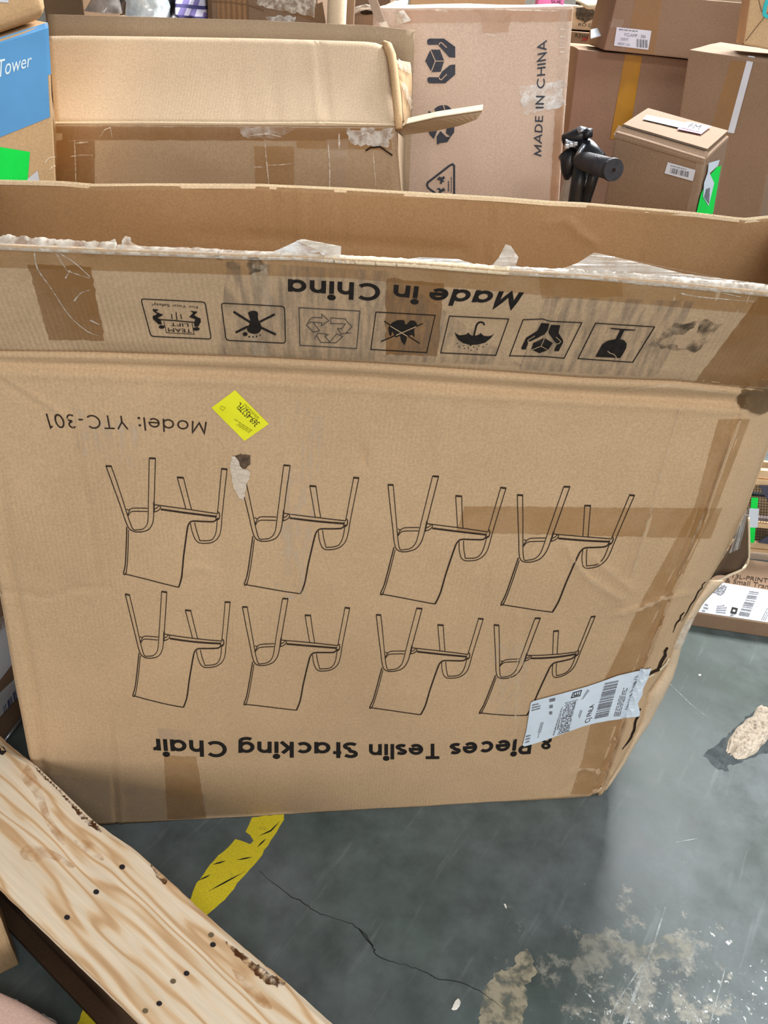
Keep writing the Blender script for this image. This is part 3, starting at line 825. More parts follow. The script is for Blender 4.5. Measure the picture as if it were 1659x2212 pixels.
# back panel and back flap: the flap's inner side shows above the front
YB = [(-160, 392), (0, 394), (130, 397), (200, 403), (330, 402), (560, 403), (740, 411), (840, 417), (1080, 431), (1190, 440), (1260, 443), (1500, 464), (1590, 475), (1612, 477), (1659, 472), (1720, 474)]
def Yback(x): return 1.42 + .095 * (x + .68) / 1.25
def on_back(px, py, extra=0.0):
    Y = 1.5
    for _ in range(8):
        p = aty(px, py, Y); Y = Yback(p.x) + extra
    return aty(px, py, Y)
BCR = [([(592, 400), (596, 520)], .003, 5), ([(648, 402), (652, 520)], -.003, 6), ([(735, 410), (740, 520)], .002, 6), ([(1065, 430), (1050, 560)], .003, 5), ([(1072, 430), (1058, 560)], -.002, 5),
       ([(1400, 465), (1370, 600)], .002, 5), ([(1590, 478), (1520, 600)], .004, 6), ([(1602, 478), (1532, 600)], -.003, 6), ([(540, 512), (800, 528), (1000, 540)], .004, 10), ([(420, 505), (560, 512)], .002, 10),
       ([(1235, 480), (1245, 500), (1270, 515), (1285, 525)], -.005, 6), ([(1180, 484), (1220, 478), (1240, 486)], -.003, 5)]
BU, BV = 170, 22
BG = []
for j in range(BV + 1):
    row = []
    for i in range(BU + 1):
        x = -10 + (1690 + 10) * i / BU; yt = interp(YB, x)
        ybm = 640
        y = yt + (ybm - yt) * j / BV
        d = sum(a * math.exp(-(polydist(x, y, P) / wd) ** 2) for P, a, wd in BCR)
        d += .004 * noise.noise(Vector((x / 200, y / 120, 21)))
        row.append(on_back(x, y, d))
    BG.append(row)
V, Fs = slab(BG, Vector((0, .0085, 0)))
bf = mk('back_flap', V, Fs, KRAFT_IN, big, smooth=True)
BACK = Surf([p for r in BG for p in r], [(j * (BU + 1) + i, j * (BU + 1) + i + 1, (j + 1) * (BU + 1) + i + 1, (j + 1) * (BU + 1) + i) for j in range(BV) for i in range(BU)])
# corrugated top edge of the back flap: two liners and the wave between them
s1 = Shape(); s2 = Shape()
def edge_wave(px0, px1, n, sh_l, sh_w, thick=.0085):
    L0 = []; L1 = []; Wv = []
    for i in range(n + 1):
        x = px0 + (px1 - px0) * i / n
        p = on_back(x, interp(YB, x)) + Vector((0, .0004, .0003))
        h = .0016 + .0008 * noise.noise(p * 30)
        L0.append(p + Vector((0, -.0010, 0))); L1.append(p + Vector((0, thick, 0)))
        Wv.append(p + Vector((0, thick * (.5 + .45 * math.sin(i * math.pi / 4)), 0)))
    for L, tk in ((L0, .0012), (L1, .0012)):
        V = []; 
        for p in L: V += [p + Vector((0, 0, -.004)), p + Vector((0, 0, .0022)), p + Vector((0, tk, .0022)), p + Vector((0, tk, -.004))]
        Fs = []
        for i in range(len(L) - 1):
            a = i * 4; b = a + 4
            Fs += [(a, b, b + 1, a + 1), (a + 1, b + 1, b + 2, a + 2), (a + 2, b + 2, b + 3, a + 3)]
        sh_l.add(V, Fs)
    V = []
    for p in Wv: V += [p + Vector((0, -.0006, -.003)), p + Vector((0, -.0006, .002)), p + Vector((0, .0006, .002)), p + Vector((0, .0006, -.003))]
    Fs = []
    for i in range(len(Wv) - 1):
        a = i * 4; b = a + 4
        Fs += [(a, b, b + 1, a + 1), (a + 1, b + 1, b + 2, a + 2), (a + 2, b + 2, b + 3, a + 3)]
    sh_w.add(V, Fs)
edge_wave(-8, 1680, 1100, s1, s2)
s1.build('edge_liner', PAPER_EDGE, big); s2.build('edge_flute', FLUTE, big)
for st in ((0, 5), ): pass

# the lower back panel, the sides and the bottom of the carton
b0 = [on_back(x, 640) for x in (-10, 1690)]
pA, pB = b0[0].copy(), b0[1].copy()
fl_l = [r[0] for r in G]; fl_r = [r[-1] for r in G]
q = [[Vector((pA.x, pA.y + .001, pA.z)), Vector((pB.x, pB.y + .001, pB.z))], [Vector((pA.x + .05, 1.36, .004)), Vector((pB.x, 1.57, .004))]]
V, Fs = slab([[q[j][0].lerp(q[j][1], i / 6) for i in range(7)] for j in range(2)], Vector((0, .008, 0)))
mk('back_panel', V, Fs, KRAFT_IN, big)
def side(col, back_top, back_bot, name, mat, sgn):
    g = []
    for k, p in enumerate(col):
        t = k / (len(col) - 1)
        e = back_top.lerp(back_bot, t)
        row = []
        for i in range(9):
            w_ = i / 8
            r = (p + Vector((0, .007, 0))).lerp(e, w_)
            r = r + Vector((sgn * .018 * math.sin(math.pi * w_) * math.sin(math.pi * t), 0, 0))
            row.append(r)
        g.append(row)
    V, Fs = slab(g, Vector((sgn * .006, 0, 0)))
    return mk(name, V, Fs, mat, big, smooth=True)
side(fl_l, Vector((pA.x, pA.y - .01, 1.09)), Vector((pA.x + .05, 1.35, .004)), 'side_panel', KRAFT, -1)
# right side: starts below the torn opening; the upper stretch is whole
kk = next(i for i, p in enumerate(fl_r) if proj(p)[1] > 1128)
k2 = next(i for i, p in enumerate(fl_r) if proj(p)[1] > 1262)
bt, bb = Vector((pB.x, pB.y - .01, 1.09)), Vector((pB.x - .02, 1.56, .004))
def cut(col, i0, i1):
    n = len(col) - 1
    return col[i0:i1], bt.lerp(bb, i0 / n), bt.lerp(bb, (i1 - 1) / n)
c, a, b = cut(fl_r, 0, kk + 1); side(c, a, b, 'side_panel', KRAFT, 1)
c, a, b = cut(fl_r, k2, len(fl_r)); side(c, a, b, 'side_panel', KRAFT, 1)
# what is left of the side beside the tear: pushed in and away, its colour darkened for the shade in there
def at_d(px, py, Y): return aty(px, py, Y)
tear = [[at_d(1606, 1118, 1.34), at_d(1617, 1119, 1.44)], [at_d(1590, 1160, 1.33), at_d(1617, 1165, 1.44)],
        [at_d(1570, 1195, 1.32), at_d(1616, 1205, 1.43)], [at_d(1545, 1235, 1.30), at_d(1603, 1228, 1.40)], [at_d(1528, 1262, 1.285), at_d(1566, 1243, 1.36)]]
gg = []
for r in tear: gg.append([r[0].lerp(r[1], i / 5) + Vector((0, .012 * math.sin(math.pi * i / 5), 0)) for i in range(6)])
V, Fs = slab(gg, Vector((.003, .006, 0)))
mk('torn_side_flap', V, Fs, KRAFT_SHADED, big, smooth=True)
s = Shape()
ed = smooth_line([(1617, 1119), (1618, 1165), (1617, 1205), (1611, 1222), (1598, 1233), (1575, 1243), (1552, 1254), (1528, 1266)], 5)
pth = [at_d(x, y, 1.435 - .15 * max(0, (i - 14)) / max(1, len(ed) - 14)) for i, (x, y) in enumerate(ed)]
V, Fs = tube(pth, .0028, 8)
mk('torn_edge', V, Fs, PAPER_EDGE, big, smooth=True)
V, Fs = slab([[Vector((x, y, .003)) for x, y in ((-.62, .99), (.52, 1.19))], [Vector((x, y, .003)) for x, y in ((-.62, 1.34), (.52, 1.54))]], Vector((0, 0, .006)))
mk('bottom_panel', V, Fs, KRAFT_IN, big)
# raised side flaps closing the ring at either end
TRf, BRf = FG[0][-1], FG[MV][-1]; TRb, BRb = BG[0][-1], BG[BV][-1]
g = [[(TRf + Vector((0, .008, 0))).lerp(TRb, i / 8) for i in range(9)], [(BRf + Vector((.004, .008, 0))).lerp(BRb, i / 8) for i in range(9)]]
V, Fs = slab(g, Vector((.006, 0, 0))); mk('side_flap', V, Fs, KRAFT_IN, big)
TLf, BLf = FG[0][0], FG[MV][0]; TLb, BLb = BG[0][0], BG[BV][0]
g = [[(TLf + Vector((0, .008, 0))).lerp(TLb, i / 8) for i in range(9)], [(BLf + Vector((0, .008, 0))).lerp(BLb, i / 8) for i in range(9)]]
V, Fs = slab(g, Vector((-.006, 0, 0))); mk('side_flap', V, Fs, KRAFT_IN, big)

# torn strip of the side panel along the lower right corner
SE = [(1262, 1528), (1300, 1503), (1345, 1478), (1395, 1457), (1440, 1442), (1470, 1424), (1500, 1404), (1560, 1388), (1610, 1364), (1650, 1342), (1700, 1312), (1716, 1302)]
OUT = [(1254, 1566), (1300, 1522), (1345, 1494), (1395, 1472), (1440, 1462), (1470, 1452), (1500, 1436), (1560, 1405), (1610, 1372), (1650, 1350), (1700, 1316), (1716, 1306)]
rows = []
for k in range(45):
    y = 1256 + (1717 - 1256) * k / 44
    xa = interp(SE, y) - 3 + 3 * noise.noise(Vector((y / 14, 0, 3))); xb = interp(OUT, y) + 2 * noise.noise(Vector((y / 20, 5, 3)))
    pf = on_face(interp(XR, y), y); Yb = pf.y + .016
    rows.append([aty(xa + (xb - xa) * i / 5, y, Yb + .012 * (i / 5) ** 2 - .006 * math.sin(math.pi * i / 5)) for i in range(6)])
for r in rows:
    for p in r: p.z = max(p.z, .001)
V, Fs = slab(rows, Vector((0, .005, 0)))
mk('torn_corner_strip', V, Fs, KRAFT_PALE, big, smooth=True)
STRIP = Surf([p for r in rows for p in r], [(j * 6 + i, j * 6 + i + 1, (j + 1) * 6 + i + 1, (j + 1) * 6 + i) for j in range(44) for i in range(5)])
# dark ragged gashes along the tear, where the board gapes open
for P, w_ in (([(1530, 1256), (1506, 1296), (1480, 1342)], 2.0), ([(1484, 1322), (1470, 1345), (1460, 1366)], 2.6), ([(1448, 1398), (1440, 1424), (1428, 1446), (1412, 1454), (1398, 1468), (1390, 1482)], 6),
              ([(1390, 1530), (1380, 1562), (1372, 1592), (1352, 1618)], 4.5)):
    s = Shape()
    q2 = [(x + random.Random(i).uniform(-2, 2), y) for i, (x, y) in enumerate(dense(P, 7))]
    stroke(s, FACE, [(x - 8, y) for x, y in q2], lambda t, w_=w_: w_ * (.35 + .8 * math.sin(math.pi * min(1, t + .1)) ** .6), .0012, step=5)
    s.build('dark_tear', DARK, big)
each_stroke('torn_edge', FACE, [([(x - 8, y) for x, y in P], w_) for P, w_ in (([(1452, 1420), (1446, 1432), (1432, 1446)], 4), ([(1420, 1455), (1406, 1462), (1398, 1476)], 4), ([(1392, 1596), (1374, 1604), (1362, 1622)], 3), ([(1310, 1700), (1285, 1720), (1268, 1722)], 4))], PAPER_EDGE, big, .0022)

# ---- tape on the carton
decal('packing_tape', FLAP, [(60, 570), (196, 575), (226, 735), (106, 733)], TAPE_DARK, big, .0006, 10, 16, 2, 1)
decal('packing_tape', FLAP, [(-190, 532), (740, 562), (740, 600), (-190, 572)], TAPE, big, .0005, 60, 6, 0)
decal('packing_tape', FLAP, [(740, 562), (1790, 648), (1770, 690), (740, 600)], TAPE, big, .0005, 60, 6, 0)
decal('packing_tape', FLAP, [(834, 600), (960, 612), (945, 768), (832, 765)], TAPE_DARK, big, .0006, 10, 16, 2, 2)
decal('packing_tape', FLAP, [(1640, 640), (1795, 655), (1700, 842), (1500, 824)], TAPE_DARK, big, .0006, 20, 20, 1, 3)
decal('packing_tape', FLAP, [(1163, 590), (1345, 606), (1345, 640), (1170, 645)], TAPE, big, .0007, 12, 5, 1, 4)
decal('packing_tape', FACE, [(1003, 1093), (1560, 1098), (1535, 1163), (985, 1150)], TAPE, big, .0006, 60, 8, 1, 5)
def side_band():
    s = Shape()
    LFT = [(985, 1530), (1095, 1500), (1165, 1460), (1300, 1385), (1400, 1340), (1500, 1290), (1640, 1258), (1722, 1230)]
    RGT = [(985, 1590), (1095, 1548), (1165, 1512), (1300, 1448), (1400, 1412), (1500, 1362), (1640, 1318), (1716, 1292)]
    n = 70; pts = []
    for j in range(n + 1):
        y = 905 + (1716 - 905) * j / n
        a = interp(LFT, y); b = interp(RGT, y)
        for i in range(9): pts.append(FACE.hit(a + (b - a) * i / 8 + (1.2 * noise.noise(Vector((y / 9, i // 8, 0))) if i in (0, 8) else 0), y, .0007))
    s.add(pts, [(j * 9 + i, j * 9 + i + 1, (j + 1) * 9 + i + 1, (j + 1) * 9 + i) for j in range(n) for i in range(8)])
    return s.build('packing_tape', TAPE, big)
side_band()
decal('packing_tape', FACE, [(354, 1632), (424, 1634), (447, 1776), (362, 1778)], TAPE, big, .0006, 10, 16, 1, 6)
decal('packing_tape', FACE, [(108, 1672), (445, 1716), (447, 1777), (112, 1786)], TAPE_CLEAR, big, .0005, 24, 8, 1, 7)
decal('packing_tape', FACE, [(340, 1572), (412, 1578), (415, 1600), (344, 1596)], TAPE_CLEAR, big, .0006, 8, 4, 1, 8)
# ragged brown tape over the top right corner, darkened for the shaded crush
s = Shape()
fillgrid(s, FACE, jagpoly([(1590, 856), (1602, 842), (1702, 848), (1696, 880), (1662, 886), (1640, 896), (1622, 890), (1600, 882)], 2, 5, 8), .0025, 5)
s.build('corner_tape', TAPE_SHADED, big)

each_stroke('crease_wear', FACE, [(smooth_line(P, 4), (lambda t, w_=w_: w_ * (.3 + .7 * math.sin(math.pi * min(.98, max(.02, t)))))) for P, w_ in (
    ([(0, 812), (60, 850), (115, 885), (150, 905)], 4), ([(1225, 1180), (1240, 1212), (1270, 1250), (1310, 1275), (1340, 1293)], 5), ([(1335, 1328), (1390, 1312), (1440, 1290), (1500, 1282)], 4),
    ([(1470, 880), (1440, 980), (1412, 1080), (1389, 1165), (1362, 1250), (1340, 1310)], 5), ([(1230, 1668), (1262, 1660), (1320, 1672)], 4), ([(1596, 920), (1528, 1092), (1447, 1288)], 4),
    ([(395, 1240), (412, 1228), (440, 1228), (455, 1238)], 4), ([(150, 880), (168, 980), (185, 1080)], 4), ([(1280, 1205), (1330, 1245), (1365, 1275)], 3), ([(600, 850), (608, 905), (616, 960)], 5), ([(1118, 1420), (1114, 1530), (1110, 1600)], 5), ([(38, 1283), (68, 1284), (108, 1290), (160, 1270)], 3),
    ([(1300, 765 + 85), (1420, 832), (1500, 838), (1590, 850)], 6))], CREASE_WEAR, big, .0012)
# ---- scuffs: dirt with its own shape
decal('grey_smear', FLAP, [(490, 565), (840, 585), (1130, 790), (470, 765)], SMEAR, big, .0008, 40, 20)
decal('grey_smear', FLAP, [(1180, 640), (1500, 650), (1420, 815), (1120, 798)], SMEAR, big, .0008, 30, 20)
decal('pale_scuff', FLAP, [(545, 560), (590, 560), (585, 770), (540, 765)], DUST, big, .0010, 6, 20)
s = Shape(); fill(s, FLAP, jagpoly([(465, 552), (560, 556), (575, 575), (560, 588), (520, 592), (490, 578)], 2, 4), .0011); s.build('dark_scuff', SMEAR_DK, big)
s = Shape(); fill(s, FLAP, jagpoly([(1400, 745), (1455, 700), (1530, 690), (1560, 700), (1510, 760), (1440, 752)], 3, 9), .0011); s.build('dark_scuff', SMEAR_DK, big)
decal('pale_scuff', FACE, [(640, 860), (700, 900), (660, 1300), (590, 1290)], DUST, big, .0009, 10, 40)
decal('pale_scuff', FACE, [(155, 880), (300, 920), (290, 1010), (170, 980)], DUST, big, .0009, 14, 10)
decal('pale_scuff', FACE, [(1060, 1390), (1150, 1390), (1120, 1560), (1060, 1540)], DUST, big, .0009, 10, 16)

# ---- film and torn tape along the flap's upper rim
def rim_band(x0, x1, h0, h1, name, mat, seed, lift=.004, n=None):
    """a ragged upstanding band on the flap's edge between pixel columns; heights in metres"""
    n = n or int((x1 - x0) / 5); rows = [[], [], []]
    for i in range(n + 1):
        t = i / n; x = x0 + (x1 - x0) * t
        p = FLAP.hit(x, interp(YT, x) + 2.0)
        if p is None: p = on_flap(x, interp(YT, x) + 1)
        hh = h0 + (h1 - h0) * t
        hh *= .7 + .6 * abs(noise.noise(Vector((x / 34, seed, 0)))) + .14 * noise.noise(Vector((x / 7, seed, 4)))
        rows[0].append(p + Vector((0, -.0012, -.004)))
        rows[1].append(p + Vector((0, .001 + .002 * noise.noise(Vector((x / 9, 3, seed))), .002)))
        rows[2].append(p + Vector((.001 * noise.noise(Vector((x / 5, 1, seed))), .008 + .004 * noise.noise(Vector((x / 15, 2, seed))), .002 + hh * .55)))
    V, Fs = slab(rows[::-1], Vector((0, .0006, -.0002)))
    return mk(name, V, Fs, mat, big, smooth=True)
rim_band(-150, 250, .024, .018, 'torn_tape_edge', FILM_EDGE, 1)
rim_band(250, 480, .010, .008, 'torn_tape_edge', FILM_EDGE, 2)
rim_band(470, 760, .008, .005, 'torn_tape_edge', FILM_EDGE, 3)
rim_band(740, 1100, .005, .007, 'torn_tape_edge', PAPER_EDGE, 4)
rim_band(1090, 1790, .007, .020, 'torn_tape_edge', FILM_EDGE, 5)
rim_band(700, 900, .006, .006, 'torn_edge', PAPER_EDGE, 6)
def rim_film(poly, name='plastic_film', mat=None, Yo=.006, seed=0):
    """a scrap of film standing up from the rim, outline in pixels"""
    s = Shape(); P = dense(poly, 9, True)
    x0 = min(p[0] for p in P); x1 = max(p[0] for p in P); y0 = min(p[1] for p in P); y1 = max(p[1] for p in P)
    tris = geometry.tessellate_polygon([[Vector((x, y, 0)) for x, y in P]])
    pts = []
    for x, y in P:
        base = on_flap(x, interp(YT, x))
        h = max(0, interp(YT, x) - y)
        Y = base.y + Yo + h * .00035 + .006 * noise.noise(Vector((x / 26, y / 17, seed)))
        pts.append(aty(x, y, Y))
    s.add(pts, [tuple(t) for t in tris])
    V, Fs = s.v, s.f
    n = len(V); V2 = V + [v + Vector((0, .0006, 0)) for v in V]
    F2 = Fs + [tuple(i + n for i in f)[::-1] for f in Fs] + [(i, (i + 1) % n, n + (i + 1) % n, n + i) for i in range(n)]
    return mk(name, V2, F2, mat or FILM_W, big)
FILM_T = film('cloudy_film', rgb(215, 208, 198), .30, .62, .22, 40, spec=.7)
rim_film([(535, 560), (600, 540), (650, 517), (690, 524), (737, 534), (736, 552), (712, 560), (690, 545), (640, 552)], mat=FILM_W, seed=1)
rim_film([(640, 520), (656, 517), (737, 532), (734, 556), (715, 561), (690, 542)], mat=FILM_EDGE, Yo=.003, seed=2)
rim_film([(850, 570), (880, 560), (905, 556), (990, 560), (1030, 572), (1040, 582), (930, 580), (872, 590), (858, 586)], mat=FILM_W, seed=3)
rim_film([(1052, 586), (1078, 556), (1092, 528), (1104, 532), (1120, 556), (1112, 580), (1090, 594)], mat=FILM_T, seed=4)
rim_film([(1200, 585), (1245, 570), (1283, 546), (1330, 556), (1400, 572), (1480, 592), (1560, 602), (1700, 620), (1700, 640), (1450, 612), (1280, 600)], mat=FILM_T, seed=5)
rim_film([(240, 545), (238, 520), (248, 516), (254, 532), (262, 545)], mat=FILM_EDGE, seed=6)
rim_film([(264, 548), (263, 520), (270, 510), (282, 513), (284, 524), (300, 532), (325, 545)], mat=FILM_EDGE, seed=7)
# white creases pressed into the tape on the flap
each_stroke('tape_crease', FLAP, [(smooth_line(P, 4), lambda t: 3.4 * (1 - .6 * t)) for P in ([(75, 545), (82, 580), (110, 620), (150, 680), (190, 715), (218, 725)], [(120, 540), (160, 565), (195, 597)], [(122, 545), (140, 575), (150, 585), (195, 600)], [(160, 650), (175, 632), (195, 625)], [(142, 600), (152, 582)], [(195, 690), (215, 700)],
    [(1352, 606), (1380, 612), (1450, 618), (1540, 628), (1600, 640)], [(1470, 632), (1510, 640), (1630, 650)])], GLINT, big, .0014, 6)
# glossy plastic on the torn corner
rows = []
for k in range(14):
    y = 1338 + 64 * k / 13; a = interp(SE, y) - 4 + 5 * noise.noise(Vector((y / 5, 1, 1))); b = interp(OUT, y) + 2
    Yb = on_face(interp(XR, y), y).y + .008
    rows.append([aty(a + (b - a) * i / 4, y, Yb + .004 * noise.noise(Vector((y / 6, i, 2)))) for i in range(5)])
V, Fs = slab(rows, Vector((0, .0006, 0))); mk('plastic_film', V, Fs, FILM_EDGE, big, smooth=True)
# stretched clear film bridging the upper end of the tear
rows = []
for k in range(12):
    t = k / 11; a = (1575 + 22 * t, 1196 - 64 * t); b = (1598 + 22 * t, 1165 - 75 * t + 20 * (1 - t))
    rows.append([aty(a[0] + (b[0] - a[0]) * i / 4, a[1] + (b[1] - a[1]) * i / 4, 1.23 + .03 * i / 4) for i in range(5)])
V, Fs = slab(rows, Vector((0, .0006, 0))); mk('plastic_film', V, Fs, FILM_CLEAR, big, smooth=True)

# ---- the printing
s = Shape()
for a in (('8', (1193, 1590), (1189, 1619), (1171, 1590), (1167, 1617)), ('Pieces', (1150, 1594), (1146, 1628), (974, 1605), (972, 1639)), ('Teslin', (949, 1606), (949, 1639), (797, 1607), (797, 1640)),
          ('Stacking', (773, 1603), (773, 1637), (515, 1601), (515, 1635)), ('Chair', (490, 1601), (490, 1636), (328, 1595), (332, 1630))):
    word(s, FACE, *a, w=.185, gap=.12)
s.build('printed_title', INK, big)
s = Shape()
for a in (('Made', (1132, 631), (1111, 667), (931, 621), (922, 657)), ('in', (905, 618), (900, 654), (851, 614), (848, 649)), ('China', (822, 612), (820, 650), (622, 602), (622, 639))):
    word(s, FLAP, *a, w=.185, gap=.13)
s.build('printed_origin', INK, big)
s = Shape()
word(s, FACE, 'Model:', (447, 911), (444, 938), (297, 900), (301, 929), w=.105, gap=.20)
word(s, FACE, 'YTC-301', (273, 898), (277, 927), (98, 893), (107, 924), w=.105, gap=.20)
s.build('printed_model_number', INK_THIN, big)

# eight line drawings of an upturned chair
TCP = np.array([(78, 124), (364, 80), (490, 188), (778, 142), (185, 745), (498, 825), (265, 505), (650, 570), (385, 350), (725, 410)], float)
z2 = zf(200, 960, .37372); z3 = zf(780, 1000, .38577); z4 = zf(240, 1260, .33755); z5 = zf(760, 1280, .40989)
CH_ = [z2([(78, 124), (364, 80), (490, 188), (778, 142), (185, 745), (498, 825), (265, 505), (650, 570), (385, 350), (725, 410)]),
       z2([(840, 150), (1143, 128), (1255, 236), (1541, 188), (880, 812), (1203, 857), (1000, 553), (1380, 608), (1130, 400), (1460, 455)]),
       z3([(151, 122), (433, 75), (530, 184), (813, 137), (112, 736), (415, 785), (245, 489), (610, 549), (395, 343), (708, 397)]),
       z3([(875, 179), (1164, 131), (1252, 238), (1533, 178), (780, 793), (1080, 833), (945, 547), (1270, 586), (1105, 405), (1405, 435)]),
       z4([(93, 66), (354, 60), (474, 170), (766, 115), (140, 720), (466, 790), (250, 472), (630, 537), (365, 330), (710, 380)]),
       z4([(842, 151), (1129, 98), (1243, 202), (1529, 155), (855, 775), (1188, 808), (970, 518), (1365, 560), (1120, 365), (1450, 410)]),
       z5([(129, 117), (369, 84), (453, 169), (694, 136), (98, 608), (363, 640), (210, 407), (530, 450), (340, 295), (610, 335)]),
       z5([(749, 168), (992, 136), (1062, 200), (1284, 121), (672, 634), (925, 645), (810, 443), (1095, 440), (945, 340), (1185, 318)])]
DRAW = [([(78, 124), (120, 240), (165, 365), (190, 440), (212, 485), (240, 502), (265, 505), (290, 503), (325, 490), (345, 460), (353, 420), (356, 340), (364, 80)], 2.4),
        ([(108, 124), (150, 245), (192, 375), (215, 445), (236, 490), (262, 492), (290, 488), (312, 468), (321, 430), (323, 330), (328, 80)], 2.2),
        ([(76, 123), (110, 125)], 4.5), ([(327, 78), (366, 80)], 4.5), ([(488, 189), (528, 192)], 4.5), ([(743, 139), (780, 143)], 4.5),
        ([(490, 190), (515, 280), (540, 372)], 2.2), ([(526, 192), (550, 290), (573, 378)], 2.2),
        ([(566, 455), (575, 500), (590, 540), (605, 560), (628, 570), (680, 568), (715, 550), (735, 520), (744, 475), (752, 380), (778, 142)], 2.2),
        ([(590, 450), (602, 500), (620, 554)], 2.2), ([(618, 555), (680, 553), (705, 530), (716, 490), (720, 435)], 2.2), ([(722, 395), (735, 260), (746, 140)], 2.2),
        ([(197, 372), (212, 378), (235, 367), (318, 368)], 2.2), ([(207, 412), (215, 396), (236, 386), (318, 387)], 2.2), ([(205, 415), (206, 398), (214, 380)], 2.2),
        ([(355, 345), (387, 351), (560, 375), (725, 400)], 2.4), ([(395, 374), (560, 397), (715, 416)], 4.6), ([(355, 372), (372, 366), (384, 352)], 2.2), ([(356, 390), (378, 382), (392, 368), (390, 353)], 2.4),
        ([(355, 332), (356, 392)], 4), ([(722, 386), (733, 398), (733, 425), (720, 434), (713, 424), (716, 408)], 2.8),
        ([(728, 424), (712, 436), (695, 445), (640, 444), (580, 442), (560, 453), (550, 475), (544, 510)], 3.6), ([(550, 475), (543, 520), (526, 650), (516, 760), (498, 825)], 4.0),
        ([(498, 825), (400, 801), (300, 775), (190, 748)], 2.4), ([(198, 476), (195, 580), (190, 690), (180, 742), (188, 750), (196, 735)], 3.0), ([(208, 492), (206, 590), (201, 690), (194, 740)], 2.2)]
def quadfit(src, dst):
    def B(p): x, y = (p[:, 0] - 430) / 350, (p[:, 1] - 450) / 370; return np.stack([np.ones(len(x)), x, y, x * y, x * x * .5, y * y * .5], 1)
    A = B(src); reg = np.diag([0, 0, 0, .02, .05, .05])
    C = np.linalg.solve(A.T @ A + reg, A.T @ dst)
    return lambda pts: B(np.array(pts, float)) @ C
for k, cp in enumerate(CH_):
    fm = quadfit(TCP, np.array(cp, float)); s = Shape()
    sc_k = .84 if k < 4 else .78
    for P, wd in DRAW:
        if k == 1 and P[0] == (76, 123): continue
        L = [tuple(p) for p in fm(smooth_line(P, 5) if len(P) > 2 else P)]
        stroke(s, FACE, L, wd * sc_k, .0010, step=9)
    s.build('chair_drawing', INK_THIN, big)

# handling marks on the flap
k1 = zf(290, 620, .19892); k2_ = zf(630, 640, .19892); k3 = zf(940, 660, .19892); k4 = zf(1080, 660, .21097)
def frame(sh, pts, wd=2.0, rad=0):
    P = []
    n = len(pts)
    for i in range(n):
        a, b, c = pts[i - 1], pts[i], pts[(i + 1) % n]
        if rad:
            la = math.hypot(a[0] - b[0], a[1] - b[1]); lc = math.hypot(c[0] - b[0], c[1] - b[1])
            p = (b[0] + (a[0] - b[0]) * rad / la, b[1] + (a[1] - b[1]) * rad / la); q = (b[0] + (c[0] - b[0]) * rad / lc, b[1] + (c[1] - b[1]) * rad / lc)
            P += [p, ((p[0] + q[0] + 2 * b[0]) / 4, (p[1] + q[1] + 2 * b[1]) / 4), q]
        else: P.append(b)
    stroke(sh, FLAP, P, wd, .0014, closed=True, step=12)
s = Shape()
frame(s, k1([(72, 122), (770, 158), (838, 560), (182, 530)]), 2.0, 6)
for P, w_ in (([(320, 365), (350, 490), (650, 508), (628, 385)], 1.2),): stroke(s, FLAP, k1(P), w_, .0014, step=6)
stroke(s, FLAP, k1([(268, 347), (440, 358), (650, 378)]), 2.2, .0014)
for P in ([(405, 285), (412, 340)], [(455, 265), (463, 350)], [(503, 290), (516, 342)]): stroke(s, FLAP, k1(P), 1.8, .0014)
fonttext(s, FLAP, 'TEAM', *[k1([p])[0] for p in [(618, 452), (628, 494), (366, 438), (372, 480)]], off=.0014)
fonttext(s, FLAP, 'LIFT', *[k1([p])[0] for p in [(585, 392), (592, 428), (390, 382), (398, 418)]], off=.0014)
fonttext(s, FLAP, 'For Your Safety!', *[k1([p])[0] for p in [(688, 202), (692, 228), (190, 168), (196, 200)]], off=.0014)
for P in ([(200, 232), (268, 240), (232, 264), (316, 294), (300, 306), (250, 330), (285, 345), (300, 400), (262, 398), (204, 340), (200, 310), (250, 288), (208, 256)],
          [(605, 252), (690, 262), (650, 300), (690, 325), (720, 335), (724, 375), (692, 428), (655, 420), (650, 375), (665, 345), (596, 318), (640, 275)]):
    fill(s, FLAP, k1(P), .0014)
fill(s, FLAP, k1(ell(298, 428, 33, 19)), .0014); fill(s, FLAP, k1(ell(675, 450, 36, 19)), .0014)
s.build('handling_mark', INK, big)
s = Shape()
frame(s, k1([(945, 168), (1632, 205), (1642, 605), (998, 572)]), 2.0, 6)
for P in ([(1078, 262), (1262, 378)], [(1372, 432), (1538, 510)], [(1525, 290), (1365, 372)], [(1102, 488), (1235, 422)]): stroke(s, FLAP, k1(P), 4.6, .0014)
fill(s, FLAP, k1(smooth_line([(1235, 272), (1265, 256), (1300, 252), (1335, 262), (1347, 290), (1347, 340), (1376, 400), (1382, 450), (1350, 492), (1290, 500), (1240, 480), (1226, 440), (1262, 375), (1252, 320), (1235, 272)], 4)[:-1]), .0016)
for e in ((1205, 505, 28, 22), (1250, 533, 11, 8), (1292, 536, 10, 8), (1330, 530, 9, 8), (1370, 515, 8, 7)): fill(s, FLAP, k1(ell(*e, n=10)), .0014)
s.build('handling_mark', INK, big)
s = Shape()
frame(s, k2_([(80, 118), (742, 155), (706, 562), (90, 527)]), 1.8)
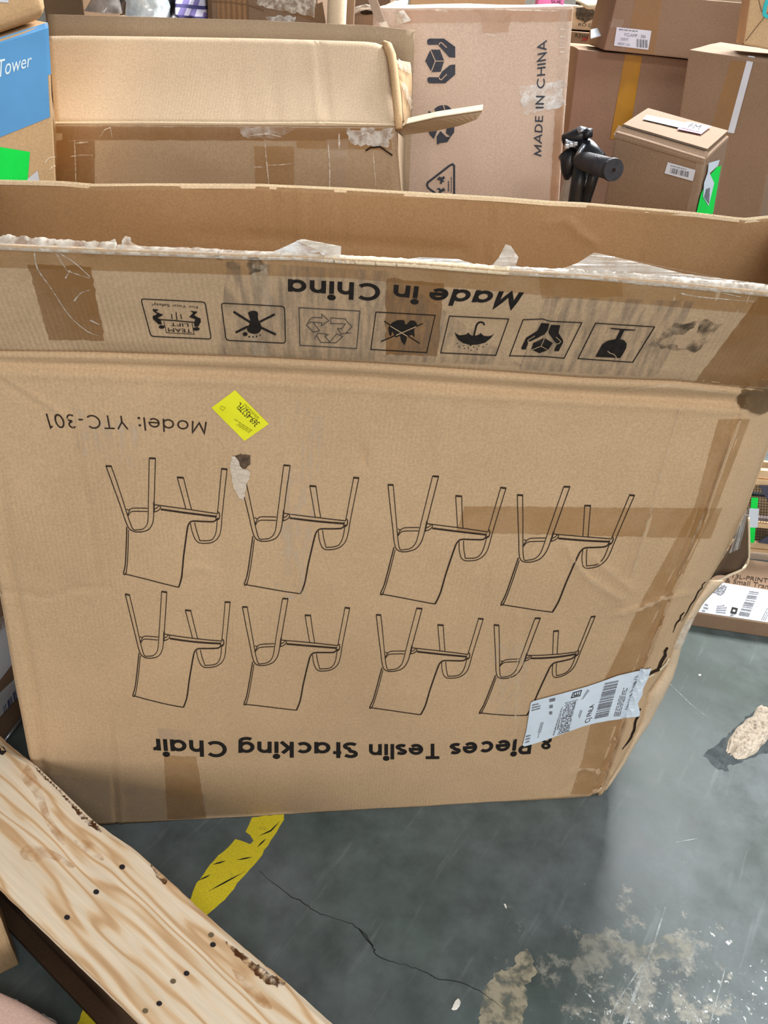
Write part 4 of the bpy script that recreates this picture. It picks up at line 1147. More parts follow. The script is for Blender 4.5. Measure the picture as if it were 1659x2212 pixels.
for P, c_ in (([(160, 305), (205, 240), (240, 222), (330, 230), (325, 188), (405, 258), (322, 315), (328, 282), (205, 275)], 1), ([(160, 305), (235, 385), (305, 368), (237, 285)], 0),
              ([(425, 228), (585, 240), (602, 272), (658, 326), (628, 352), (592, 390), (645, 392), (535, 402), (498, 345), (542, 348), (585, 295), (425, 290)], 1),
              ([(555, 430), (480, 500), (318, 495), (270, 420), (242, 460), (285, 393), (402, 410), (360, 425), (412, 492), (490, 402)], 1)):
    stroke(s, FLAP, k2_(P), 1.5, .0014, closed=bool(c_), step=6)
s.build('handling_mark', plain('faded_ink', rgb(70, 66, 64), .8, .2), big)
s = Shape(); s_l = Shape()
frame(s, k2_([(915, 165), (1558, 200), (1466, 606), (860, 572)]), 2.0)
fill(s, FLAP, k2_([(1055, 380), (1048, 335), (1090, 280), (1150, 253), (1215, 252), (1230, 270), (1228, 292), (1245, 302), (1265, 280), (1290, 256), (1335, 260), (1362, 292), (1360, 310), (1330, 355), (1337, 440), (1305, 412), (1280, 420), (1252, 430), (1245, 480), (1225, 526), (1190, 480), (1175, 422), (1130, 442), (1120, 420), (1092, 375), (1080, 425), (1062, 415)]), .0014, step=5)
stroke(s, FLAP, k2_([(1005, 265), (1390, 505)]), 2.4, .0014); stroke(s, FLAP, k2_([(1425, 290), (970, 485)]), 2.4, .0014)
stroke(s_l, FLAP, k2_([(1072, 312), (1258, 425)]), 2.2, .0024); stroke(s_l, FLAP, k2_([(1352, 318), (1132, 413)]), 2.2, .0024)
m_ = s.build('handling_mark', INK, big); s_l.build('reversed_line', INK_PALE, m_)
s = Shape()
frame(s, k3([(155, 108), (798, 140), (658, 535), (60, 508)]), 2.0)
fill(s, FLAP, k3([(210, 278), (230, 302), (262, 318), (310, 315), (340, 305), (358, 287), (378, 310), (398, 322), (450, 320), (478, 308), (495, 292), (512, 312), (535, 325), (580, 328), (615, 318), (642, 300), (600, 352), (540, 397), (460, 418), (385, 422), (310, 405), (250, 366), (224, 322)]), .0014, step=5)
stroke(s, FLAP, k3(smooth_line([(420, 325), (435, 262), (447, 215), (465, 185), (492, 174), (518, 180), (536, 206)], 4)), 3.6, .0014, step=4)
fill(s, FLAP, k3(ell(386, 424, 10, 10, 8)), .0014)
for e in ((240, 405), (262, 440), (310, 430), (315, 460), (360, 455), (392, 480), (420, 445), (455, 468), (475, 432), (520, 440), (562, 415)): fill(s, FLAP, k3(ell(*e, 7, 6, 6)), .0014, step=3)
s.build('handling_mark', INK, big)
s = Shape(); s_l = Shape()
frame(s, k3([(955, 148), (1165, 140), (1250, 165), (1592, 180), (1400, 566), (1180, 548), (808, 540)]), 2.0)
fill(s, FLAP, k3([(1150, 183), (1240, 190), (1224, 255), (1190, 305), (1032, 383), (1002, 380), (1008, 405), (985, 470), (942, 472), (934, 455), (965, 390), (985, 345), (1110, 266)]), .0014, step=6)
fill(s, FLAP, k3([(1258, 203), (1357, 208), (1337, 290), (1386, 368), (1390, 392), (1340, 490), (1295, 488), (1294, 472), (1322, 412), (1340, 404), (1310, 402), (1236, 302), (1230, 278)]), .0014, step=6)
fill(s, FLAP, k3([(1185, 348), (1277, 400), (1227, 475), (1130, 512), (1042, 470), (1065, 400)]), .0014, step=6)
for P in ([(1002, 378), (1010, 360), (1080, 318)], [(1310, 330), (1362, 378), (1342, 402), (1315, 404)], [(1150, 430), (1185, 348)], [(1150, 430), (1042, 470)], [(1150, 430), (1227, 475)]): stroke(s_l, FLAP, k3(P), 1.5, .0024, step=5)
m_ = s.build('handling_mark', INK, big); s_l.build('reversed_line', INK_PALE, m_)
s = Shape(); s_l = Shape()
frame(s, k4([(978, 175), (1582, 213), (1358, 576), (798, 538)]), 2.0)
fill(s, FLAP, k4([(1118, 222), (1250, 232), (1393, 243), (1372, 251), (1272, 249), (1226, 345), (1184, 336), (1230, 245), (1150, 236)]), .0014, step=6)
fill(s, FLAP, k4([(1185, 338), (1226, 338), (1270, 350), (1297, 385), (1290, 432), (1262, 482), (1230, 532), (975, 520), (1012, 452), (1048, 390), (1100, 355)]), .0014, step=6)
stroke(s_l, FLAP, k4([(1100, 455), (1120, 475), (1165, 490), (1185, 515), (1192, 534)]), 2.0, .0024, step=5)
m_ = s.build('handling_mark', INK, big); s_l.build('reversed_line', INK_PALE, m_)

# yellow lot sticker
st = decal('yellow_sticker', FACE, [(508, 842), (581, 915), (528, 952), (457, 880)], YELLOW, big, .0013, 10, 10, label='small yellow paper sticker')
z1 = zf(60, 820, .36166)
s = Shape(); fonttext(s, FACE, '369-4527FL', *z1([(1388, 256), (1356, 282), (1268, 132), (1238, 160)]), off=.0019)
s.build('sticker_number', INK, st)
s = Shape(); textlines(s, FACE, z1([(1345, 300), (1215, 215), (1190, 235), (1320, 318)]), 3, .0019, 5); textlines(s, FACE, z1([(1385, 225), (1290, 130), (1275, 140), (1372, 235)]), 2, .0019, 6)
stroke(s, FACE, z1([(1155, 155), (1180, 165), (1168, 182), (1150, 170)]), 1.0, .0019, closed=True, step=4)
s.build('sticker_small_print', plain('olive_print', rgb(160, 156, 30), .7, .2), st)

# shipping label
z7 = zf(1110, 1420, .19289)
s = Shape(); fillgrid(s, FACE, z7([(185, 490), (215, 470), (540, 385), (800, 312), (940, 265), (1160, 185), (1350, 140), (1525, 105), (1490, 200), (1430, 340), (1425, 400), (1372, 498), (1395, 590), (1390, 645), (1200, 672), (1060, 690), (920, 715), (780, 750), (600, 815), (400, 890), (250, 940), (110, 980), (93, 965), (135, 800)]), .0046, step=7)
lb = s.build('shipping_label', LABEL, big); lb['label'] = 'white shipping label with bar code'
for q_, n_, sd in (([(1010, 268), (1165, 235), (1045, 640), (890, 672)], 24, 3), ([(1340, 200), (1392, 185), (1285, 560), (1240, 590)], 14, 4)):
    s = Shape(); bars(s, FACE, z7(q_), n_, .0056, sd); s.build('bar_code', INK_GREY, lb)
s = Shape(); fonttext(s, FACE, 'CJ FNLA', *z7([(838, 700), (778, 718), (892, 502), (838, 520)]), off=.0056); s.build('routing_lettering', INK, lb)
s = Shape(); stroke(s, FACE, z7([(655, 375), (748, 348), (730, 408), (636, 432)]), 1.6, .0056, closed=True, step=5)
fonttext(s, FACE, 'E', *z7([(718, 400), (655, 418), (722, 362), (662, 378)]), off=.0056); s.build('boxed_letter', INK, lb)
for q_, r_, sd in (([(1105, 640), (1215, 260), (1290, 240), (1180, 640)], 4, 1), ([(520, 560), (420, 860), (490, 840), (545, 520)], 2, 2), ([(330, 700), (280, 880), (235, 905), (290, 710)], 3, 3), ([(200, 500), (310, 480), (290, 560), (190, 590)], 3, 4),
                   ([(390, 430), (480, 410), (440, 640), (390, 640)], 3, 5), ([(770, 440), (850, 340), (820, 320), (740, 460)], 2, 6), ([(760, 570), (720, 700), (690, 700), (730, 570)], 2, 7), ([(130, 850), (210, 830), (200, 920), (120, 950)], 3, 8)):
    s = Shape(); textlines(s, FACE, z7(q_), r_, .0056, sd); s.build('small_print', INK_GREY, lb)
s = Shape()
stroke(s, FACE, z7([(565, 490), (710, 452)]), 1.0, .0056); stroke(s, FACE, z7([(482, 840), (612, 800)]), 1.4, .0056)
r_ = random.Random(5)
Q = z7([(562, 500), (690, 468), (612, 795), (490, 830)])
for i in range(16):
    for j in range(34):
        if r_.random() < .5:
            u, v = i / 16, j / 34
            patch(s, FACE, (quadpt(Q, u, v), quadpt(Q, u + .058, v), quadpt(Q, u + .058, v + .028), quadpt(Q, u, v + .028)), .0056, 1, 1)
s.build('speckled_print', INK_GREY, lb)

# hole punched in the face with its torn liner
s = Shape(); fill(s, FACE, jagpoly([(508, 984), (520, 980), (540, 983), (541, 1002), (530, 1012), (519, 1010), (516, 995)], 1.2, 3, 5), .0014, step=4)
s.build('punched_hole', plain('hole_dark', rgb(92, 76, 62), .9, .1, var=.4, scale=150), big)
s = Shape()
poly = [(500, 983), (510, 985), (517, 996), (520, 1008), (530, 1012), (540, 1018), (539, 1034), (532, 1046), (531, 1058), (526, 1078), (518, 1074), (508, 1060), (502, 1038), (498, 1012)]
P = jagpoly(poly, 1.2, 6, 5); tris = geometry.tessellate_polygon([[Vector((x, y, 0)) for x, y in P]])
s.add([FACE.hit(x, y, .0016 + .004 * abs(noise.noise(Vector((x / 9, y / 9, 3))))) for x, y in P], [tuple(t) for t in tris])
s.build('torn_liner', TORN, big)

# ================================================================== cartons and things around the big box
def unit(v): v = Vector(v); v.normalize(); return v
def carton(name, label, quad, Y, yaw, depth, mat, ground=True, bevel=.005, rough=.0035, cat='box', group=None, seed=0, z_bottom=0.0, tz=0.0, anchor=0, cuts=5, upright=False):
    """quad: TL TR BR BL of the front face; Y: distance of TL; yaw turns the face; returns root, surface and corners"""
    p0 = aty(*quad[anchor], Y)
    n = Vector((-math.sin(math.radians(yaw)), -math.cos(math.radians(yaw)), 0))
    C4 = [onpl(x, y, p0, n) for x, y in quad]
    if ground:
        for a, b in ((0, 3), (1, 2)):
            d = C4[b] - C4[a]
            C4[b] = Vector((C4[a].x, C4[a].y, z_bottom)) if upright else C4[a] + d * ((z_bottom - C4[a].z) / d.z)
    V, Fs = box_from(C4, -n * depth, bevel)
    if tz: V = [v + Vector((0, 0, tz * max(0, -(v - C4[0]).dot(n)))) * max(0, min(1, (v.z - z_bottom) / max(.05, C4[0].z - z_bottom))) for v in V]
    V, Fs = subdiv(V, Fs, cuts)
    zb = min(v.z for v in V)
    V = [v + noise.noise_vector(v * 7 + Vector((seed * 3.7, seed, 1))) * rough * min(1, (v.z - zb) * 30) for v in V]
    o = mk(name, V, Fs, mat, smooth=False)
    tag(o, label, cat, group)
    return o, Surf(V, Fs), C4, n
def rest(a, b, gap=.001):
    """lower or lift a (its parts follow) until it lies on b"""
    za = min(v.co.z for v in a.data.vertices) + a.location.z; zb_ = max(v.co.z for v in b.data.vertices) + b.location.z
    a.location.z += zb_ + gap - za

# ---- A: tall carton at the back right, yellow tape down its front
A, SA, CA, nA = carton('cardboard_box', 'tall brown cardboard box with a yellow tape strip, beneath another box', [(1251, 106), (1500, 130), (1462, 460), (1206, 440)], 3.15, 0, .45, KRAFT_BROWN, seed=1)
decal('yellow_tape', SA, [(1350, 118), (1387, 122), (1358, 300), (1318, 300)], TAPE_YELLOW, A, .002, 6, 12, label='yellow tape strip')
SA_TOP = Surf(plane=(Vector((0, 0, CA[0].z)), Vector((0, 0, 1))))
# ---- B: wide carton lying on A
B, SB, CB, nB = carton('cardboard_box', 'wide brown cardboard box with a white label, lying on the yellow-taped box', [(1334, -10), (1632, 12), (1625, 146), (1303, 113)], 3.09, 0, .36, KRAFT_BROWN, ground=False, seed=2, rough=.001)
zA = CA[0].z
for v in B.data.vertices: pass
lw = decal('white_label', SB, [(1331, 63), (1406, 71), (1399, 112), (1325, 103)], LABEL_B, B, .002, 6, 6, label='white label')
s = Shape(); bars(s, SB, [(1374, 88), (1374, 106), (1398, 108), (1398, 91)], 8, .0035, 3); s.build('bar_code', INK_GREY, lw)
s = Shape()
textlines(s, SB, [(1336, 66), (1402, 73), (1401, 77), (1335, 70)], 1, .0035, 1)
fonttext(s, SB, 'YCLAMP - 306', (1346, 82), (1347, 75), (1393, 87), (1394, 80), off=.0035)
fonttext(s, SB, 'DENT', (1339, 91), (1340, 85), (1356, 93), (1357, 87), off=.0035)
fonttext(s, SB, 'WEW 116', (1332, 101), (1333, 95), (1358, 104), (1359, 98), off=.0035)
s.build('label_lettering', INK_GREY, lw)
decal('packing_tape', SB, [(1372, -4), (1430, 0), (1412, 122), (1352, 116)], TAPE, B, .0012, 6, 12)
decal('packing_tape', SB, [(1318, 45), (1348, 47), (1340, 66), (1312, 64)], TAPE_CLEAR, B, .0016, 6, 6, 1, 2)
# ---- C: large carton at the right with a pale strap
C_, SC, CC, nC = carton('cardboard_box', 'large brown cardboard box at the right with a pale grey strap down its front', [(1489, 106), (1700, 138), (1640, 480), (1438, 460)], 2.62, 32, .30, KRAFT_BROWN, tz=.06, seed=3, rough=.002)
decal('strap', SC, [(1616, 122), (1630, 124), (1586, 288), (1572, 286)], LABEL_B, C_, .002, 3, 16, label='pale grey strap')
decal('packing_tape', SC, [(1582, 118), (1616, 122), (1570, 300), (1530, 300)], TAPE, C_, .0012, 6, 14)
topC = SC
s = Shape(); patch(s, topC, [(1570, 80), (1612, 72), (1612, 79), (1590, 84)], .004, 4, 2); s.build('printed_mark', INK_GREY, C_)
s = Shape(); stroke(s, topC, [(1520, 96), (1560, 90), (1610, 88)], 1.5, .004); s.build('flap_seam', KRAFT_DARK, C_)
# ---- D: carton standing on C at the top right corner
D, SD, CD, nD = carton('cardboard_box', 'brown cardboard box with a turquoise mark, standing on the strapped box', [(1622, -30), (1760, -10), (1740, 131), (1603, 105)], 2.57, 10, .14, KRAFT_TAN, ground=False, seed=4, rough=.001)
s = Shape()
for P in ([(1603, 103), (1632, 66), (1650, 44), (1668, 20)], [(1650, 44), (1642, 30), (1634, 0), (1630, -20)]): stroke(s, SD, P, 1.8, .002)
s.build('fold_seam', KRAFT_DARK, D)
s = Shape(); stroke(s, SD, smooth_line([(1672, -4), (1656, 8), (1649, 28), (1650, 42), (1668, 46)], 4), 8, .003, step=5); o = s.build('turquoise_mark', TURQ, D); o['label'] = 'turquoise printed mark'
# ---- E: small carton in front at the right
E_, SE_, CE, nE = carton('cardboard_box', 'small brown cardboard box with a bar code sticker and a green sticker on its side', [(1329, 284), (1523, 342), (1496, 490), (1303, 445)], 2.0, 30, .20, KRAFT_BROWN, tz=.15, seed=5, rough=.001)
zt = CE[0].z
dE = -nE + Vector((0, 0, .15))
def topE(u, v, h=.0):   # u along the front edge, v going back
    return CE[0].lerp(CE[1], u) + dE * (.20 * v) + Vector((0, 0, h))
def flapE(u0, u1, v0, v1, h0, h1, name):
    g = [[topE(u0 + (u1 - u0) * i / 6, v0 + (v1 - v0) * j / 4, h0 + (h1 - h0) * j / 4 + .0005 * noise.noise(Vector((i, j, h0 * 90)))) for i in range(7)] for j in range(5)]
    V, Fs = slab(g[::-1], Vector((0, 0, .005)))
    return mk(name, V, Fs, KRAFT_BROWN, E_)
flapE(.03, .97, .14, 1.0, .006, .004, 'top_flap')
flapE(-.01, 1.0, -.01, .10, -.012, .003, 'front_lip')
g = [[topE(.03 + .93 * i / 6, .10 + .05 * j, .0085 - .001 * j) for i in range(7)] for j in range(2)]
V, Fs = slab(g[::-1], Vector((0, 0, .001))); mk('flap_gap', V, Fs, DARK, E_)
tE = Surf(plane=(topE(0, 0, .0125), (CE[1] - CE[0]).cross(dE).normalized()))
o = decal('address_label', tE, [(1398, 249), (1500, 270), (1482, 280), (1388, 258)], LABEL, E_, .001, 6, 4, label='white address label')
o = decal('routing_label', tE, [(1484, 264), (1536, 274), (1514, 291), (1462, 280)], PINK, E_, .0016, 4, 4, label='pink framed label')
s = Shape(); patch(s, tE, [(1487, 267), (1529, 275), (1511, 287), (1470, 278)], .0026, 3, 3); q = s.build('label_face', LABEL, o)
s = Shape(); fonttext(s, tE, 'FM', (1484, 278), (1492, 269), (1508, 283), (1516, 273), off=.0036); s.build('label_lettering', INK, o)
o = decal('bar_code_sticker', SE_, [(1443, 350), (1503, 367), (1497, 391), (1436, 374)], LABEL_B, E_, .0025, 6, 4, label='white bar code sticker')
s = Shape(); bars(s, SE_, [(1451, 362), (1448, 373), (1489, 383), (1491, 371)], 14, .0036, 6); s.build('bar_code', INK_GREY, o)
s = Shape(); textlines(s, SE_, [(1450, 356), (1498, 368), (1497, 371), (1449, 359)], 1, .0036, 7); s.build('label_small_print', INK_GREY, o)
# stickers on its right side
P1 = CE[1]; D.location.z += .009
nsE = (CE[2] - CE[1]).cross(dE).normalized()
if nsE.x < 0: nsE = -nsE
sideE = Surf(plane=(P1 + nsE * .002, nsE))
def side_poly(poly, mat, name, off, par):
    s = Shape(); fill(s, sideE, poly, off); return s.build(name, mat, par)
gs = side_poly([(1548, 360), (1556, 358), (1538, 462), (1502, 462), (1512, 420), (1530, 380)], GREEN, 'green_sticker', .002, E_)
if gs: gs['label'] = 'fluorescent green sticker'
ws = side_poly([(1528, 352), (1552, 345), (1548, 358), (1530, 374), (1540, 395), (1528, 445), (1516, 425), (1518, 395), (1526, 372)], LABEL, 'white_sticker', .003, E_)
gy = side_poly([(1522, 408), (1530, 405), (1528, 440), (1518, 425)], INK_GREY, 'grey_print', .004, E_)
decal('packing_tape', SE_, [(1508, 336), (1524, 341), (1500, 466), (1482, 462)], TAPE_CLEAR, E_, .0016, 3, 10)

# ---- F: tall carton with marks, taped along its edges
Fb, SF, CF, nF = carton('cardboard_box', 'tall pinkish cardboard box with handling symbols and sideways lettering, taped edges', [(806, 16), (1239, 13), (1206, 460), (776, 452)], 2.25, 0, .32, KRAFT_PINK, seed=6, rough=.004, bevel=.008)
zf3 = zf(840, 0, .25316)
decal('packing_tape', SF, [(856, 22), (1236, 20), (1234, 46), (854, 50)], TAPE_ORANGE, Fb, .0014, 40, 4, 1, 1)
decal('packing_tape', SF, [(1036, 22), (1106, 22), (1098, 70), (1044, 70)], TAPE_ORANGE, Fb, .0018, 8, 6, 1, 2)
decal('packing_tape', SF, [(1208, 20), (1238, 20), (1222, 220), (1202, 220)], TAPE_CLEAR, Fb, .0018, 4, 24, 1, 3)
decal('packing_tape', SF, [(1200, 220), (1224, 220), (1210, 440), (1188, 440)], TAPE_ORANGE, Fb, .0016, 4, 24, 1, 4)
decal('clear_tape', SF, [(1120, 186), (1224, 172), (1222, 228), (1132, 246)], FILM_W, Fb, .0026, 12, 8, 3, 5)
s = Shape(); s_l = Shape()
fill(s, SF, zf3([(310, 520), (355, 423), (435, 423), (472, 520), (442, 612), (365, 614)]), .0024)
fill(s, SF, zf3([(328, 340), (345, 329), (470, 329), (566, 400), (566, 492), (515, 488), (440, 405), (420, 381), (340, 383), (326, 370)]), .0024, step=5)
fill(s, SF, zf3([(328, 668), (340, 657), (425, 659), (455, 610), (520, 555), (566, 549), (566, 636), (480, 710), (345, 710), (330, 695)]), .0024, step=5)
for P in ([(397, 520), (472, 520)], [(397, 520), (355, 423)], [(397, 520), (362, 612)]): stroke(s_l, SF, zf3(P), 1.8, .0040)
for P in ([(428, 382), (434, 366), (448, 362), (494, 406)], [(428, 658), (434, 674), (448, 680), (494, 632)]): stroke(s_l, SF, zf3(P), 2.0, .0040, step=4)
m_ = s.build('handling_mark', INK_BLUE, Fb); s_l.build('reversed_line', PINKLINE, m_)
s = Shape(); s_l = Shape()
for P in ([(388, 928), (420, 905), (458, 895), (484, 962), (410, 985)], [(470, 894), (505, 902), (535, 930), (552, 985), (492, 985), (484, 940)],
          [(340, 943), (362, 958), (398, 1000), (402, 1030), (345, 1060), (326, 1050), (326, 1005)], [(326, 1060), (402, 1050), (392, 1120), (414, 1108), (384, 1186), (350, 1150), (334, 1110)],
          [(410, 1232), (408, 1165), (440, 1116), (492, 1168), (530, 1165), (498, 1212), (440, 1218)], [(490, 1070), (560, 1062), (556, 1130), (528, 1166), (486, 1134), (492, 1100)]):
    fill(s, SF, zf3(P), .0024, step=5)
s.build('handling_mark', INK_BLUE, Fb)
s = Shape()
stroke(s, SF, zf3([(415, 1660), (338, 1604), (326, 1580), (332, 1556), (520, 1410), (544, 1400), (556, 1412), (557, 1430), (557, 1700)]), 4.4, .0024, step=6)
for P in ([(408, 1530), (428, 1505), (450, 1512), (470, 1500), (480, 1520), (460, 1535), (478, 1548), (450, 1555), (455, 1570), (435, 1565), (440, 1540)],
          [(405, 1610), (430, 1600), (445, 1615), (470, 1600), (482, 1625), (455, 1635), (440, 1650), (425, 1640), (430, 1622)]): fill(s, SF, zf3(P), .0024, step=5)
textlines(s, SF, zf3([(500, 1630), (500, 1500), (520, 1500), (520, 1630)]), 1, .0024, 3); textlines(s, SF, zf3([(528, 1640), (528, 1440), (540, 1440), (540, 1640)]), 1, .0024, 4)
s.build('handling_mark', INK_BLUE, Fb)
s = Shape()
for a in (('MADE', (1169, 338), (1153, 334), (1173, 249), (1156, 249)), ('IN', (1174, 234), (1157, 234), (1175.3, 206), (1158, 206)), ('CHINA', (1176, 191), (1159, 191), (1181, 87), (1162, 92))):
    word(s, SF, *a, w=.14, gap=.16, off=.0034)
s.build('printed_origin', INK_BLUE, Fb)
each_stroke('painted_glint', SF, [([(1209 - (y - 60) * .03, y), (1222 - (y - 60) * .04, y + .5)], 2.6) for y in (63, 79, 87, 96, 102, 112, 186, 215)] + [([(x0_, y_ + 2), (x1_, y_ + 5)], 2.4) for x0_, x1_, y_ in ((940, 968, 20), (1068, 1206, 19), (1050, 1068, 72))], GLINT, Fb, .0034)
# small things lying along its top
def lump_mesh(name, px, py, Y, rx, ry, rz, mat, label, cat, seed=0, group=None):
    """a soft crumpled body about the point"""
    c = aty(px, py, Y)
    bm = bmesh.new(); bmesh.ops.create_icosphere(bm, subdivisions=4, radius=1)
    V = []
    for v in bm.verts:
        q = v.co.copy(); f = 1 + .22 * noise.noise(q * 1.7 + Vector((seed, 0, 0))) + .10 * abs(noise.noise(q * 5 + Vector((0, seed, 0))))
        q = Vector((math.copysign(abs(q.x) ** .7, q.x) * rx, math.copysign(abs(q.y) ** .7, q.y) * ry, math.copysign(abs(q.z) ** .7, q.z) * rz)) * f
        V.append(c + q)
    Fs = [[l.index for l in f.verts] for f in bm.faces]; bm.free()
    return tag(mk(name, V, Fs, mat, smooth=True), label, cat, group)

# ---- H: open carton behind the big one, its front flap leaning back
H = root('open_cardboard_box', Vector((-.42, 2.05, 0)), 'open cardboard box behind the big one, wide blank pale flap leaning back, torn right end', 'box')
YH = 1.86
def hp(x, y, dY=0): return aty(x, y, YH + dY)
g = []
for j in range(13):
    v = j / 12; row = []
    for i in range(41):
        u = i / 40
        x0 = 119 + (852 - 119) * u; y0 = 269 + 5 * u
        x1 = 122 + (868 - 122) * u; y1 = 470
        p = hp(x0, y0).lerp(hp(x1, y1), v); p.y += .004 * noise.noise(Vector((u * 6, v * 3, 31)))
        row.append(p)
    g.append(row)
bl, br = g[-1][0], g[-1][-1]
d0 = (g[-1][0] - g[0][0]); d1 = (g[-1][-1] - g[0][-1])
last = [p + (p - g[0][i]) * ((.002 - p.z) / (p.z - g[0][i].z)) for i, p in enumerate(g[-1])]
g.append(last)
V, Fs = slab(g, Vector((0, .006, 0))); hfront = mk('front_panel', V, Fs, KRAFT_GREY, H, smooth=True)
SH = Surf([p for r in g for p in r], [(j * 41 + i, j * 41 + i + 1, (j + 1) * 41 + i + 1, (j + 1) * 41 + i) for j in range(13) for i in range(40)])
# leaning flap with rounded top right corner
TOPH = [(104, 78), (160, 77), (330, 79), (560, 83), (700, 87), (790, 90), (815, 93), (830, 100)]
HCR = [([(512, 95), (522, 260)], .002, 5), ([(587, 90), (597, 262)], .003, 5), ([(640, 90), (647, 262)], .002, 5), ([(690, 92), (697, 180), (702, 262)], .006, 5), ([(682, 92), (690, 180), (694, 262)], -.004, 6), ([(330, 90), (332, 255)], .001, 5)]
g = []
for j in range(15):
    v = j / 14; row = []
    for i in range(61):
        u = i / 60
        xb, yb = 119 + (853 - 119) * u, 268 + 4 * u
        xt = 104 + (836 - 104) * u; yt = interp(TOPH, xt)
        x, y = xt + (xb - xt) * v, yt + (yb - yt) * v
        d = sum(a * math.exp(-(polydist(x, y, P) / w_) ** 2) for P, a, w_ in HCR)
        row.append(hp(x, y, .15 * (1 - v) + .010 * math.sin(math.pi * v) + d + .003 * noise.noise(Vector((x / 120, y / 120, 8)))))
    g.append(row)
V, Fs = slab(g, Vector((0, .005, -.002))); hflap = mk('front_flap', V, Fs, KRAFT_PALE, H, smooth=True)
SHF = Surf([p for r in g for p in r], [(j * 61 + i, j * 61 + i + 1, (j + 1) * 61 + i + 1, (j + 1) * 61 + i) for j in range(14) for i in range(60)])
# the thick rolled right edge of the flap
pth = [hp(x, y, dy) for x, y, dy in ((829, 92, .15), (838, 100, .14), (846, 120, .12), (852, 160, .085), (857, 210, .045), (860, 250, .01), (862, 278, -.005))]
V, Fs = tube(pth, [.005, .010, .010, .009, .010, .009, .008], 10); mk('rolled_edge', V, Fs, KRAFT_TAN, H, smooth=True)
V, Fs = tube([hp(x, y, dy) for x, y, dy in ((836, 96, .16), (850, 140, .12), (858, 200, .08), (868, 262, .03))], [.006, .008, .008, .006], 8); mk('rolled_edge', V, Fs, KRAFT_GREY, H, smooth=True)
# back panel whose inner side stands above, its right edge running down
g = []
BK = [(104, 31), (330, 37), (560, 44), (700, 51), (800, 55), (896, 66)]
for j in range(10):
    v = j / 9; row = []
    for i in range(41):
        u = i / 40; xt = 104 + (896 - 104) * u; yt = interp(BK, xt)
        xb = 100 + (882 - 100) * u; yb = 450
        x, y = xt + (xb - xt) * v, yt + (yb - yt) * v
        d = .004 * math.exp(-((x - 760) / 6) ** 2) - .003 * math.exp(-((x - 868) / 7) ** 2)
        row.append(aty(x, y, YH + .27 + d + .004 * noise.noise(Vector((u * 5, v * 3, 3)))))
    g.append(row)
g.append([p + (p - g[0][i]) * ((.002 - p.z) / (p.z - g[0][i].z)) for i, p in enumerate(g[-1])])
V, Fs = slab(g, Vector((0, .006, 0))); mk('back_panel', V, Fs, KRAFT_GREY, H, smooth=True)
gb = g
# sides
for nm, xx in (('side_panel', 0), ('side_panel', -1)):
    f0 = hp(119, 269) if xx == 0 else hp(852, 274)
    fbot = last[0] if xx == 0 else last[-1]
    b1 = aty(103, 150, YH + .27) if xx == 0 else aty(872, 300, YH + .27)
    b2 = gb[-1][0] if xx == 0 else gb[-1][-1]
    sgn = -1 if xx == 0 else 1
    gg = [[a.lerp(b, i / 5) for i in range(6)] for a, b in ((f0 + Vector((0, .007, -.01)), b1 + Vector((0, -.002, 0))), (fbot + Vector((0, .007, 0)), b2 + Vector((0, -.002, 0))))]
    V, Fs = slab(gg, Vector((sgn * .005, 0, 0))); mk(nm, V, Fs, KRAFT_GREY, H)
# torn side flap wrapped in film, between the leaning flap and the back panel
g = []
L_ = [(848, 128), (858, 160), (866, 200), (868, 240), (868, 275)]; R_ = [(886, 135), (890, 165), (890, 195), (888, 230), (884, 272)]
for j in range(12):
    v = j / 11; k = v * 4; a = min(3, int(k)); t = k - a
    l = [L_[a][q] + (L_[a + 1][q] - L_[a][q]) * t for q in (0, 1)]; r = [R_[a][q] + (R_[a + 1][q] - R_[a][q]) * t for q in (0, 1)]
    g.append([aty(l[0] + (r[0] - l[0]) * i / 7, l[1] + (r[1] - l[1]) * i / 7, YH + .10 + .02 * i + .020 * noise.noise(Vector((i * .7, v * 4, 4)))) for i in range(8)])
V, Fs = slab(g, Vector((0, .004, 0))); mk('torn_side_flap', V, Fs, KRAFT_TAN, H, smooth=True)
SHS = Surf(V, Fs)
decal('plastic_film', SHS, [(852, 128), (888, 136), (888, 160), (860, 150)], FILM_EDGE, H, .004, 10, 6, 2, 3)
decal('plastic_film', SHS, [(862, 180), (872, 180), (890, 226), (884, 236)], FILM_EDGE, H, .004, 4, 8, 1, 4)
# a strip of board sticking out towards the right
up_, lo_ = [(862, 274), (878, 263), (941, 249), (1042, 234)], [(874, 292), (941, 283), (992, 272), (1030, 258)]
g = []
for i in range(19):
    t = i / 18
    xu, yu = quadpt([up_[0], up_[1], up_[1], up_[0]], 0, 0) if 0 else (interp([(k / 3, p[0]) for k, p in enumerate(up_)], t), interp([(k / 3, p[1]) for k, p in enumerate(up_)], t))
    xl, yl_ = interp([(k / 3, p[0]) for k, p in enumerate(lo_)], t), interp([(k / 3, p[1]) for k, p in enumerate(lo_)], t)
    Yq = YH + .02 - .10 * t
    g.append([aty(xu, yu + 7, Yq), aty(xl, yl_, Yq + .004)])
V, Fs = slab([[r[0] for r in g], [r[1] for r in g]], Vector((.002, .034, .006)))
mk('jutting_strip', V, Fs, KRAFT_GREY, H)
tp = [r[0] + Vector((0, 0, .0015)) for r in g]
V, Fs = slab([[p + Vector((.002, .034, .006)) for p in tp], tp], Vector((0, 0, .002)))
mk('strip_edge', V, Fs, PAPER_EDGE, H)
